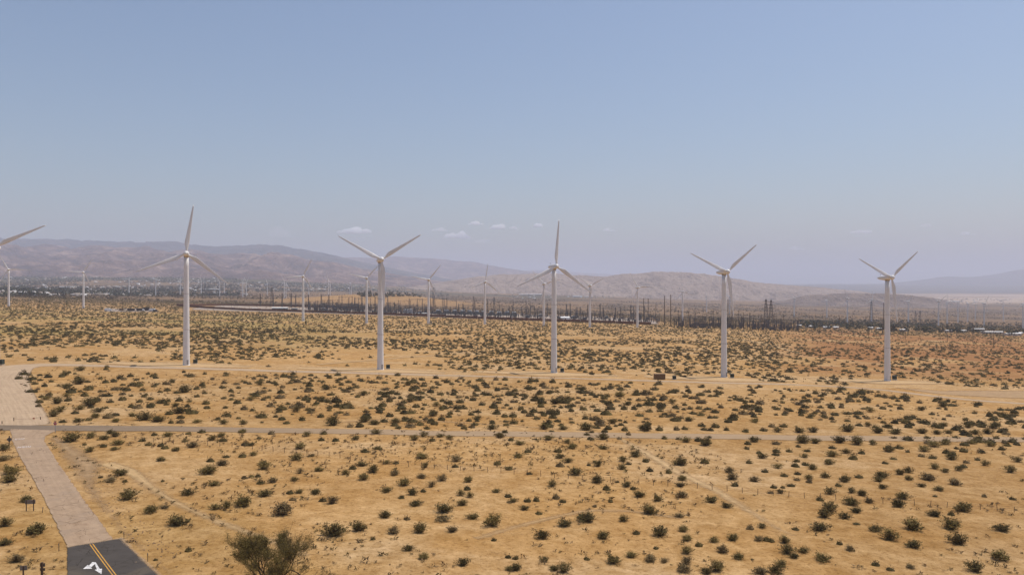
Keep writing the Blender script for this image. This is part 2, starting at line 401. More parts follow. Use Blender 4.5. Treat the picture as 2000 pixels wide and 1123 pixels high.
ribbon('faint_track', px_line([(930, 1052), (1000, 1030), (1080, 1010), (1150, 996), (1240, 998), (1330, 1012)]), 2.8, M_faint, .045, 1.5)
ribbon('faint_track', px_line([(620, 712), (760, 700), (900, 690), (1100, 672)]), 6, M_faint, .12, 8)
ribbon('faint_track', px_line([(640, 826), (760, 818), (900, 825), (1100, 838)]), 3, M_faint, .05, 3)
M_drift = sheet_material('drifted_sand', (.40, .285, .18), .15, .9, grain=6, soft=.7)
ribbon('sand_drift', px_line([(131, 1069), (150, 1065.5), (180, 1061), (210, 1056), (240, 1051.5)]), [1.6, .9, 1.3, .8, 1.6], M_drift, .112, .5)
ribbon('sand_drift', px_line([(236, 1051), (262, 1077), (290, 1103), (318, 1130)]), [1.4, .9, 1.2, 1.0], M_drift, .116, .5)
# painted markings on the dark asphalt: double yellow line and a two-headed arrow; worn words on the pale road
def road_paint(name, col):
    m, nt, b = new_mat(name); p = geo_pos(nt); n = noise_n(nt, 2.2, 6, .75, p); n2 = noise_n(nt, 9, 4, .7, p)
    c = mix_n(nt, ramp_n(nt, n.outputs[0], [(.42, .75), (.58, 0.0)]).outputs[0], col, tuple(.45 * k + .06 for k in col))
    c = mix_n(nt, ramp_n(nt, n2.outputs[0], [(.36, .9), (.42, 0.0)]).outputs[0], c, (.085, .07, .058)); nt.links.new(c, b.inputs['Base Color']); b.inputs['Roughness'].default_value = .85
    return m
M_yel = road_paint('yellow_road_paint', (.66, .33, .03)); M_wht = road_paint('white_road_paint', (.74, .71, .68))
m, nt, b = new_mat('worn_white_paint'); nz = noise_n(nt, 3.0, 5, .7, geo_pos(nt)); b.inputs['Base Color'].default_value = (.66, .58, .53, 1)
nt.links.new(ramp_n(nt, nz.outputs[0], [(.40, 0.0), (.55, 1.0)]).outputs[0], b.inputs['Alpha']); M_worn = m
def flat_poly(name, polys, mat, lift):
    vs, fs = [], []
    for p in polys:
        o = len(vs); vs += [(x, y, gz(x, y) + lift) for x, y in p]; fs.append(tuple(range(o, o + len(p))))
    me = bpy.data.meshes.new(name); me.from_pydata(vs, [], fs); me.materials.append(mat); me.update()
    return tag(link(name, me), kind='structure')
ya, yb = px_line([(178.5, 1063.5), (222, 1122)]); yb = ya + (yb - ya) * 1.6
dv = (yb - ya) / np.linalg.norm(yb - ya); nv = np.array([-dv[1], dv[0]])
for sgn in (-1, 1):
    seg = [ya + dv * (np.linalg.norm(yb - ya) * k / 10) for k in range(11)]
    flat_poly('yellow_line', [[seg[k] + nv * (sgn * .17 - .065), seg[k + 1] + nv * (sgn * .17 - .065), seg[k + 1] + nv * (sgn * .17 + .065), seg[k] + nv * (sgn * .17 + .065)] for k in range(10)], M_yel, .10)
def px_poly(p): return px_line(p)[::-1]
flat_poly('road_arrow', [px_poly(p) for p in ([(180.4, 1098.5), (185.2, 1102.2), (178.2, 1108.6), (173.6, 1105.6)], [(162.3, 1111.8), (171.6, 1103.9), (180.2, 1111.2)],
    [(180.4, 1098.5), (187, 1098.8), (195.3, 1112.4), (189.8, 1114.4), (185.2, 1102.2)], [(184.6, 1113.6), (199.4, 1111.2), (198.2, 1122)])], M_wht, .103)
def road_word(txt, c, w, h, ang):
    cu = bpy.data.curves.new('word', 'FONT'); cu.body = txt; cu.align_x = 'CENTER'; cu.align_y = 'CENTER'; cu.size = 1; cu.resolution_u = 3; cu.offset = .02
    o = bpy.data.objects.new('word', cu); COL.objects.link(o)
    me = bpy.data.meshes.new_from_object(o.evaluated_get(bpy.context.evaluated_depsgraph_get())); bpy.data.objects.remove(o)
    v = np.zeros(len(me.vertices) * 3); me.vertices.foreach_get('co', v); v = v.reshape(-1, 3)
    v[:, :2] -= (v[:, :2].max(0) + v[:, :2].min(0)) / 2; s = v[:, :2].max(0) - v[:, :2].min(0)
    x, y = v[:, 0] / s[0] * w, v[:, 1] / s[1] * h; ca, sa = math.cos(ang), math.sin(ang)
    return me, x * ca - y * sa + c[0], x * sa + y * ca + c[1]
rd = np.array(at1(80, 960)[:2]) - np.array(at1(50, 862)[:2]); rang = math.atan2(rd[1], rd[0]) + math.pi / 2 + math.pi
for txt, (u, v), w in (('STOP', (39, 858), 1.9), ('AHEAD', (47, 873.2), 2.6)):
    me, X, Y = road_word(txt, at1(u, v), w, 1.9, rang + math.pi)
    co = np.c_[X, Y, ground(X, Y) + .10].astype(np.float32); me.vertices.foreach_set('co', co.ravel()); me.materials.clear(); me.materials.append(M_worn); me.update()
    tag(link('road_lettering', me), kind='structure')
# sandy pads at the foot of the front-row turbines
PADS = [(364, 711), (743, 721), (1082, 728), (1414, 738), (1733, 743)]
for k, (u, v) in enumerate(PADS):
    x, y, z = at1(u - 12, v + 2); ribbon('turbine_pad', [(x - 34, y), (x, y - 1), (x + 32, y)], [16, 30, 14], M_pad, .055 + .004 * k, 3)

# ------------------------------------------------------------------ hills and mountains
def rock_material(name, a, b_, c_, sc):
    m, nt, b = new_mat(name); pos = geo_pos(nt)
    n1 = noise_n(nt, sc, 7, .62, pos, .5); n2 = noise_n(nt, sc * 5, 5, .65, pos)
    c = ramp_n(nt, n1.outputs[0], [(.32, a), (.52, b_), (.72, c_)]).outputs[0]
    c = mix_n(nt, ramp_n(nt, n2.outputs[0], [(.35, .45), (.55, 0.0)]).outputs[0], c, mix_n(nt, 1.0, c, (.55, .52, .5), 'MULTIPLY'))
    nt.links.new(c, b.inputs['Base Color']); b.inputs['Roughness'].default_value = 1; b.inputs['Specular IOR Level'].default_value = .05
    bump_n(nt, b, n2.outputs[0], 1.0, 40)
    return m
def mountain(name, prof, y0, y1, y2, mat, rough, wl, seed, nu=260, ns=90, foot=30):
    """range with its foot at y0, crest at y1 and back at y2; prof gives the crest line"""
    prof = np.asarray(prof, float); us = np.linspace(prof[0, 0], prof[-1, 0], nu); s = np.linspace(0, 1, ns)
    yy = np.where(s < .7, y0 + (y1 - y0) * (s / .7), y1 + (y2 - y1) * ((s - .7) / .3))
    U, Yb = np.meshgrid(us, yy); Y = Yb; X = (U - CX) / F * y1 * (.75 + .25 * Y / y1)
    S = np.repeat(s[:, None], nu, 1)
    crest = CAMZ + (HY - np.interp(us, prof[:, 0], prof[:, 1])) / F * y1
    base = ground(X, Y) - foot
    up = np.where(S < .7, S / .7, 1 - (S - .7) / .3 * .9)
    warp = 2 * (fbm(X / wl / 2, Y / wl / 2, 2, seed + 40) - .5)
    rg = .5 * ridged(X / wl + warp * .4, Y / wl * .7 + warp * .4, 6, seed) + .5 * ridged(X / wl * 2.6 + warp * .9, Y / wl * .9 + warp, 6, seed + 5)
    env = .97 * np.clip(up, 0, 1) ** 1.25
    H = (crest[None] - base)
    z = base + H * np.clip(env + rough * (rg - .62) * (1 - .75 * sstep(.8, 1, up)) * sstep(0, .15, up), -.05, 1.0)
    i = np.arange(ns - 1)[:, None] * nu + np.arange(nu - 1)[None]
    f = np.stack([i, i + 1, i + nu + 1, i + nu], -1).reshape(-1, 4)
    me = np_mesh(name, np.c_[X.ravel(), Y.ravel(), z.ravel()], f, mat, True)
    return tag(link(name, me), kind='structure')
RK1 = rock_material('pink_rock', (.06, .052, .06), (.18, .12, .11), (.40, .28, .225), .0042)  # rock patches; dark-light contrast raised in the colour to stand in for relief shading
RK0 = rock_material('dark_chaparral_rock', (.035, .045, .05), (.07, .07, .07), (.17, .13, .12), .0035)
RK2 = rock_material('tan_hill', (.29, .22, .18), (.38, .29, .235), (.46, .36, .29), .006)
RK3 = rock_material('dark_hill', (.19, .14, .115), (.27, .20, .16), (.42, .32, .25), .008)
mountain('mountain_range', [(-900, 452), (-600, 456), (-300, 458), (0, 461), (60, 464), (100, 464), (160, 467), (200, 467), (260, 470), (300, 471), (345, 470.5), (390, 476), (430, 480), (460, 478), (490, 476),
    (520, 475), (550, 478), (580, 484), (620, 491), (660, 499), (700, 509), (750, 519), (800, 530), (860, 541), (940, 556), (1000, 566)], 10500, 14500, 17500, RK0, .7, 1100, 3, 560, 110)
mountain('foothills', [(-900, 470), (-500, 474), (-250, 470), (-60, 478), (0, 474), (50, 480), (90, 476), (140, 485), (180, 476), (230, 482), (290, 478), (330, 488), (380, 484), (430, 494), (470, 489), (520, 497), (560, 494), (610, 506), (650, 511), (700, 522),
    (740, 528), (800, 540), (860, 549), (930, 560), (980, 566)], 6300, 10300, 12200, RK1, 1.15, 1150, 53, 640, 180)
mountain('far_mountain', [(420, 530), (560, 503), (620, 502), (690, 501), (730, 502.5), (770, 499.5), (800, 501), (840, 502), (890, 507), (930, 511), (960, 518), (1000, 524), (1060, 533), (1130, 545), (1200, 556)], 15500, 19000, 22000, RK1, .5, 1700, 9, 220, 60)
mountain('far_mountain', [(900, 545), (1000, 528), (1060, 526), (1120, 530), (1180, 534), (1240, 538), (1320, 545), (1420, 552)], 24000, 28000, 32000, RK1, .45, 2200, 15, 160, 50)
mountain('desert_hill', [(780, 563), (860, 551), (920, 541), (980, 535), (1040, 533), (1090, 533), (1140, 536), (1180, 538), (1225, 533), (1260, 530.5), (1290, 529), (1340, 530), (1380, 534), (1420, 540), (1470, 549), (1530, 555), (1600, 560), (1690, 569)], 6200, 7600, 9300, RK2, .5, 300, 21, 420, 120)
mountain('low_hill', [(1520, 592), (1550, 581), (1580, 575), (1640, 572), (1690, 571), (1730, 572), (1770, 575), (1830, 582), (1860, 589), (1900, 600)], 4900, 5300, 5800, RK3, .45, 170, 27, 200, 50, 12)
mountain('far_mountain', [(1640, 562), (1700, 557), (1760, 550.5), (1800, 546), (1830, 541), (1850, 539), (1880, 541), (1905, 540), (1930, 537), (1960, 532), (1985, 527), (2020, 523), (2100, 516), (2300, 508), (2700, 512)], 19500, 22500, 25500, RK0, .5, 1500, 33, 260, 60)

# ------------------------------------------------------------------ wind turbines
M_white = simple_mat('turbine_white_paint', (.74, .72, .70), .45, var=.05, scale=.35, spec=.4)
M_blade = simple_mat('blade_gelcoat', (.72, .69, .66), .4, var=.07, scale=.25, spec=.4)
M_steel = simple_mat('galvanised_steel', (.30, .30, .31), .55, .3, .15, 2)
M_dkgreen = simple_mat('dark_green_cabinet', (.035, .05, .04), .6, var=.2, scale=3)
M_conc = simple_mat('pale_concrete', (.45, .40, .34), .9, var=.15, scale=1.2)
M_amber = simple_mat('oil_stained_plate', (.50, .34, .12), .6, var=.25, scale=1.2)
HUB = 50.0
def blade_mesh():
    b = MB(); st = [(0.6, .9, .9, 0), (1.6, .92, .86, 0), (2.6, 1.25, .62, 14), (4.2, 1.95, .42, 12), (5.6, 1.95, .34, 10), (8, 1.68, .25, 7.5), (11, 1.40, .19, 5), (14, 1.14, .15, 3), (17, .90, .11, 1.5), (19.6, .70, .08, .5), (21.2, .5, .055, 0), (22.0, .22, .03, 0)]
    n = 14; vs = []
    for r, ch, th, tw in st:
        rd = sstep(3.4, 1.6, r); t = R(tw + 3)
        for k in range(n):
            a = 2 * math.pi * k / n
            xr, yr = math.cos(a) * .5, math.sin(a) * .5
            xa = .5 * math.cos(a) + .18; ya = .5 * math.sin(a) * (1.15 - .75 * (xa + .32))     # blunt nose, thin tail
            x = ch * ((1 - rd) * -xa + rd * -xr); y = th * ((1 - rd) * ya + rd * yr)
            vs.append((x * math.cos(t) - y * math.sin(t), x * math.sin(t) + y * math.cos(t), r))
    fs = [(i * n + k, i * n + (k + 1) % n, (i + 1) * n + (k + 1) % n, (i + 1) * n + k) for i in range(len(st) - 1) for k in range(n)]
    fs.append(tuple((len(st) - 1) * n + k for k in range(n)))
    b.add(vs, [f[::-1] for f in fs]); return b.mesh('blade', M_blade, True)
def loft_y(secs, n=20, pw=2.6):
    """superellipse sections (y, half width, half height, centre z) joined along y"""
    b = MB(); vs = []
    for y, w, h, zc in secs:
        for k in range(n):
            t = 2 * math.pi * k / n; c, s = math.cos(t), math.sin(t)
            vs.append((w * math.copysign(abs(c) ** (2 / pw), c), y, zc + h * math.copysign(abs(s) ** (2 / pw), s)))
    fs = [(i * n + k, (i + 1) * n + k, (i + 1) * n + (k + 1) % n, i * n + (k + 1) % n) for i in range(len(secs) - 1) for k in range(n)]
    fs += [tuple(range(n)), tuple((len(secs) - 1) * n + k for k in range(n - 1, -1, -1))]
    return b.add(vs, fs)
BLADE = blade_mesh()
TZ = HUB - 1.35
M_seam = simple_mat('grimy_flange', (.50, .47, .44), .6, var=.2, scale=2)
TOWER = MB().lathe([(1.62, -.4), (1.62, .12), (1.5, .14)] + [(1.5 - .5 * t, TZ * t) for t in np.linspace(.01, 1, 12)], 28).mesh('tower', M_white, True)
RING = MB().lathe([(1.34, -.10), (1.40, -.10), (1.40, .10), (1.34, .10)], 28).mesh('flange', M_seam)
RING2 = MB().lathe([(1.17, -.10), (1.23, -.10), (1.23, .10), (1.17, .10)], 28).mesh('flange', M_seam)
DOOR = MB().box((0, 0, 1.1), (.8, .12, 2.1)).mesh('door', M_steel)
# rotor faces local -y; nacelle tail towards +y
NAC = loft_y([(-1.9, .75, .80, 0), (-1.8, 1.02, 1.02, 0), (-1.0, 1.18, 1.15, 0), (.6, 1.25, 1.2, .02), (2.2, 1.22, 1.12, .05), (3.8, 1.08, .92, .12), (5.0, .82, .66, .2), (5.7, .45, .36, .26), (5.9, .12, .1, .28)]).mesh('nacelle', M_white, True)
YAW = MB().lathe([(1.02, -1.42), (1.12, -1.40), (1.12, -1.1), (1.0, -1.0)], 24).mesh('yaw_ring', M_amber, True)
MAST = MB().tube([(0, 4.2, .9), (0, 4.2, 2.1)], .05, 5).tube([(-.4, 4.2, 2.05), (.4, 4.2, 2.05)], .05, 5).mesh('wind_vane', M_steel)
SPIN = MB().lathe([(1.05, -1.95), (1.12, -2.3), (1.12, -3.0), (.98, -3.5), (.68, -3.95), (.3, -4.2), (.05, -4.27)], 24, 'y').mesh('hub', M_white, True)
PSI = R(21)
def make_turbine(phase):
    t = empty('wind_turbine', (0, 0, 0))
    tw = link('tower', TOWER, t); f = link('flange', RING, tw); f.location.z = TZ * .33; f = link('flange', RING2, tw); f.location.z = TZ * .66
    d = link('door', DOOR, tw); d.location = (.55, -1.38, .3); d.rotation_euler.z = R(22)
    nc = link('nacelle', NAC, t); nc.location.z = HUB; nc.rotation_euler.x = R(-3); link('yaw_ring', YAW, nc); link('wind_vane', MAST, nc)
    hb = link('hub', SPIN, t); hb.location.z = HUB; hb.rotation_euler.x = R(-3)
    for k in range(3):
        bl = link('blade', BLADE, t); set_blade(bl, phase + 120 * k)
    return t
def set_blade(bl, deg):
    from mathutils import Matrix
    M = Matrix.Translation((0, 0, HUB)) @ Matrix.Rotation(R(-3), 4, 'X') @ Matrix.Translation((0, -2.75, 0)) @ Matrix.Rotation(R(deg), 4, 'Y')
    bl.matrix_basis = M
PROTO = None
def turbine(u, h, phase, label, group, yaw=0.0):
    """tower at column u whose height shows h photo pixels"""
    global PROTO
    y = F * HUB / h; x = (u - CX) / F * y
    if PROTO is None: PROTO = t = make_turbine(0)
    else: t = copy_tree(PROTO)
    t.location = (x, y, gz(x, y)); t.rotation_euler = (0, 0, PSI + R(yaw))
    for k, bl in enumerate([c for c in KIDS[t.name] if c.name.startswith('blade')]): set_blade(bl, phase + 120 * k)
    return tag(t, label, 'wind turbine', group)
G1, G2, G3 = 'front row of wind turbines', 'second row of wind turbines', 'far wind turbines'
turbine(-8, 222, 63, 'white wind turbine cut by left edge, only one blade and tower sliver in view', G1)
turbine(364, 217, 8, 'large white wind turbine with one blade up, leftmost whole turbine of the front row', G1)
turbine(743, 214, 58, 'large white wind turbine with blades in a Y, left of the picture centre', G1)
turbine(1082, 207, 5, 'large white wind turbine with one blade up, just right of the picture centre', G1)
turbine(1414, 205, 53, 'large white wind turbine with blades in a Y, fourth whole one in front row', G1)
turbine(1733, 201, 54, 'large white wind turbine with blades in a Y, rightmost of the front row', G1)
for u, h, ph, lab in ((17, 72, 92, 'small white wind turbine with a level blade, nearest the left edge in second row'),
    (163, 71, 33, 'small white wind turbine left of the dirt yard with trucks'),
    (592, 87, 26, 'mid-distance white wind turbine in front of the left end of the substation'),
    (716, 88, 43, 'mid-distance white wind turbine just left of the large central-left turbine'),
    (837, 86, 40, 'mid-distance white wind turbine third along in front of the substation wall'),
    (947, 83, 9, 'mid-distance white wind turbine with one blade up before the substation wall'),
    (1062, 82, 75, 'mid-distance white wind turbine half hidden beside the large turbine right of centre'),
    (1152, 81, 64, 'mid-distance white wind turbine with blades in a Y right of the large central turbine'),
    (1245, 78, 88, 'mid-distance white wind turbine with a level blade at right end of the second row')):
    turbine(u, h, ph, lab, G2)
far = [(252, 33), (304, 33), (352, 29), (393, 27), (429, 28), (438, 24), (474, 29), (481, 28), (522, 24), (555, 33), (558.5, 30), (603, 22), (641, 33), (645, 30), (683, 25), (686, 29), (753, 21), (793, 23),
       (1333, 59), (1380, 30), (1425, 34), (1551, 36), (1615, 34), (1655, 47), (1702, 43), (1774, 42), (1833, 48), (1850, 42), (1871, 38), (1890, 35), (1905, 30), (1922, 45), (1960, 30), (1998, 48)]
ordn = ['first', 'second', 'third', 'fourth', 'fifth', 'sixth', 'seventh', 'eighth', 'ninth', 'tenth', 'eleventh', 'twelfth', 'thirteenth', 'fourteenth', 'fifteenth', 'sixteenth', 'seventeenth', 'eighteenth', 'nineteenth', 'twentieth'] + ['twenty-' + k for k in ('first', 'second', 'third', 'fourth', 'fifth', 'sixth', 'seventh', 'eighth', 'ninth')] + ['thirtieth'] + ['thirty-' + k for k in ('first', 'second', 'third', 'fourth', 'fifth', 'sixth', 'seventh', 'eighth', 'ninth')] + ['fortieth']
rr = random.Random(4); nl = nr = 0
for u, h in far:
    if u < 900: lab = f'tiny white wind turbine below the mountains, {ordn[nl]} from left of the far ones'; nl += 1
    else: lab = f'small pale wind turbine far off on the right plain, {ordn[nr]} from the left there'; nr += 1
    turbine(u, h, rr.uniform(0, 120), lab, G3, rr.uniform(-12, 12))
# transformer cabinets beside the towers
def cabinet(u, v, s, label):
    x, y, z = at1(u, v); t = empty('transformer_cabinet', (x, y, z), rr.uniform(-.3, .3))
    MB().box((0, 0, .05), (2.1 * s, 1.9 * s, .3)).build('plinth', M_conc, t)
    MB().box((0, 0, .95 * s + .2), (1.7 * s, 1.4 * s, 1.5 * s)).build('body', M_dkgreen, t)
    MB().box((0, 0, 1.74 * s + .2), (1.85 * s, 1.55 * s, .1)).build('lid', M_dkgreen, t)
    for k in (-1, 1): MB().box((k * .41 * s, -.72 * s, .95 * s + .2), (.76 * s, .05, 1.35 * s)).build('door', M_dkgreen, t)
    return tag(t, label, 'cabinet', 'transformer cabinets')
for u, v, s, w in ((381.5, 710.5, 1, 'leftmost whole'), (758, 720.5, 1, 'left central'), (1098, 727, 1, 'right central'), (1430, 738, 1, 'fourth whole'), (1747, 742, 1.1, 'rightmost')):
    cabinet(u, v, s, f'dark green electrical cabinet at the foot of the {w} front-row turbine')
cabinet(2, 713, 1.2, 'dark green electrical cabinet cut by the left edge beside the dirt road')
for u, v, w in ((791 - 720 + 599, 628, 0), (842, 632, 'third'), (1068, 637.5, 'half hidden'), (1158, 639.5, 'Y-bladed'), (1251, 640.5, 'rightmost')):
    if w: cabinet(u, v, .9, f'tiny dark cabinet at the foot of the {w} second-row turbine')
# brown site container and small cabinet on the access road
M_brown = simple_mat('brown_painted_steel', (.20, .125, .065), .7, var=.18, scale=1)
def container(u, v, L_, W_, H_, rz, label, mat):
    x, y, z = at1(u, v); t = empty('storage_container', (x, y, z), rz); n = int(L_ / .35)
    b = MB().box((0, 0, H_ / 2 + .1), (L_, W_, H_)); b.build('body', mat, t)
    r = MB()
    for k in range(n): r.box((-L_ / 2 + .18 + k * (L_ - .3) / (n - 1), -W_ / 2 - .03, H_ / 2 + .1), (.16, .06, H_ - .25))
    r.build('ribs', mat, t); MB().box((0, 0, H_ + .14), (L_ + .1, W_ + .1, .08)).build('roof', mat, t)
    return tag(t, label, 'container', 'containers')
container(1288, 740.5, 4.8, 2.4, 2.3, .1, 'brown steel container beside the access road between third and fourth large turbines', M_brown)
cabinet(1317, 741, .85, 'small dark cabinet standing right of the brown container by the access road')

# ------------------------------------------------------------------ creosote bushes
def leaf_material(name, base, tipc, use_attr=False, transl=.15):
    m, nt, b = new_mat(name)
    oi = N(nt, 'ShaderNodeObjectInfo'); n = noise_n(nt, 9, 3, .6, N(nt, 'ShaderNodeTexCoord').outputs['Object'])
    if use_attr:
        n = noise_n(nt, 1.6, 3, .6, geo_pos(nt)); at_ = N(nt, 'ShaderNodeAttribute', attribute_name='tint').outputs['Color']
        c = mix_n(nt, n.outputs[0], mix_n(nt, 1.0, at_, (.75, .75, .75), 'MULTIPLY'), mix_n(nt, 1.0, at_, (1.45, 1.4, 1.3), 'MULTIPLY'))
    else:
        c = mix_n(nt, ramp_n(nt, n.outputs[0], [(.35, 0.0), (.68, 1.0)]).outputs[0], base, tipc)
        br = N(nt, 'ShaderNodeMapRange'); nt.links.new(oi.outputs['Random'], br.inputs[0]); br.inputs[3].default_value = .7; br.inputs[4].default_value = 1.3
        cb = N(nt, 'ShaderNodeCombineColor')
        for k in range(3): nt.links.new(br.outputs[0], cb.inputs[k])
        c = mix_n(nt, 1.0, c, cb.outputs[0], 'MULTIPLY')
    nt.links.new(c, b.inputs['Base Color']); b.inputs['Roughness'].default_value = .8; b.inputs['Specular IOR Level'].default_value = .15
    return m
LEAF = {'g': leaf_material('olive_leaves', (.112, .080, .025), (.24, .178, .056)), 'k': leaf_material('dark_leaves', (.080, .060, .020), (.172, .130, .042)), 'd': leaf_material('dry_leaves', (.13, .092, .038), (.26, .185, .085))}
M_stem = simple_mat('grey_stem', (.10, .07, .045), .9, var=.3, scale=6)
def bush_arrays(seed, nst, nleaf, lsize, hgt):
    """unit-wide bush: stems (points) and leaf quads"""
    g = np.random.default_rng(seed); stems = []; LV = []
    lob = g.uniform(0, 6.28, 3); amp = g.uniform(.08, .22, 3)
    for k in range(nst):
        a = 2 * math.pi * (k + g.uniform(-.4, .4)) / nst * 3.0
        el = g.uniform(.25, 1.45); ln = .5 * (1 + amp[0] * math.sin(2 * a + lob[0]) + amp[1] * math.sin(3 * a + lob[1])) * g.uniform(.75, 1.1)
        tip = np.array([math.cos(a) * math.cos(el) * ln, math.sin(a) * math.cos(el) * ln, (.12 + math.sin(el)) * ln * hgt * 1.75])
        base = np.array([math.cos(a), math.sin(a), 0]) * g.uniform(.01, .08); mid = base * .5 + tip * .5 + np.array([0, 0, -.03]) + g.normal(0, .02, 3)
        stems.append((base, mid, tip))
        m = max(1, nleaf // nst)
        t = g.beta(2.2, 1.1, m)[:, None]
        p = (1 - t) ** 2 * base + 2 * t * (1 - t) * mid + t * t * tip + g.normal(0, .045 + .02 * t, (m, 3)); p[:, 2] = np.maximum(p[:, 2], .015)
        LV.append(p)
    P = np.concatenate(LV); n = len(P)
    ax = g.normal(0, 1, (n, 3)); ax[:, 2] = np.abs(ax[:, 2]) + .2; ax /= np.linalg.norm(ax, axis=1)[:, None]
    bx = np.cross(ax, g.normal(0, 1, (n, 3))); bx /= np.linalg.norm(bx, axis=1)[:, None]
    L_ = lsize * g.uniform(.7, 1.5, n)[:, None]; W = L_ * g.uniform(.35, .6, n)[:, None]
    V = np.stack([P - bx * W * .5, P + ax * L_ * .5 - bx * W * .1, P + ax * L_, P + ax * L_ * .45 + bx * W * .6], 1).reshape(-1, 3)
    return stems, V, np.arange(4 * n).reshape(-1, 4)
NV = 12
BUSH = []
for k in range(NV):
    st, V, Q = bush_arrays(100 + k, 34 + k % 4 * 6, 820 + 90 * (k % 4), .095, .52 + .05 * (k % 5))
    b = MB()
    for s in st: b.tube(s, [.011, .008, .003], 3, False)
    sm = b.mesh('stems', M_stem)
    BUSH.append((sm, {c: np_mesh('foliage', V, Q, LEAF[c]) for c in LEAF}))
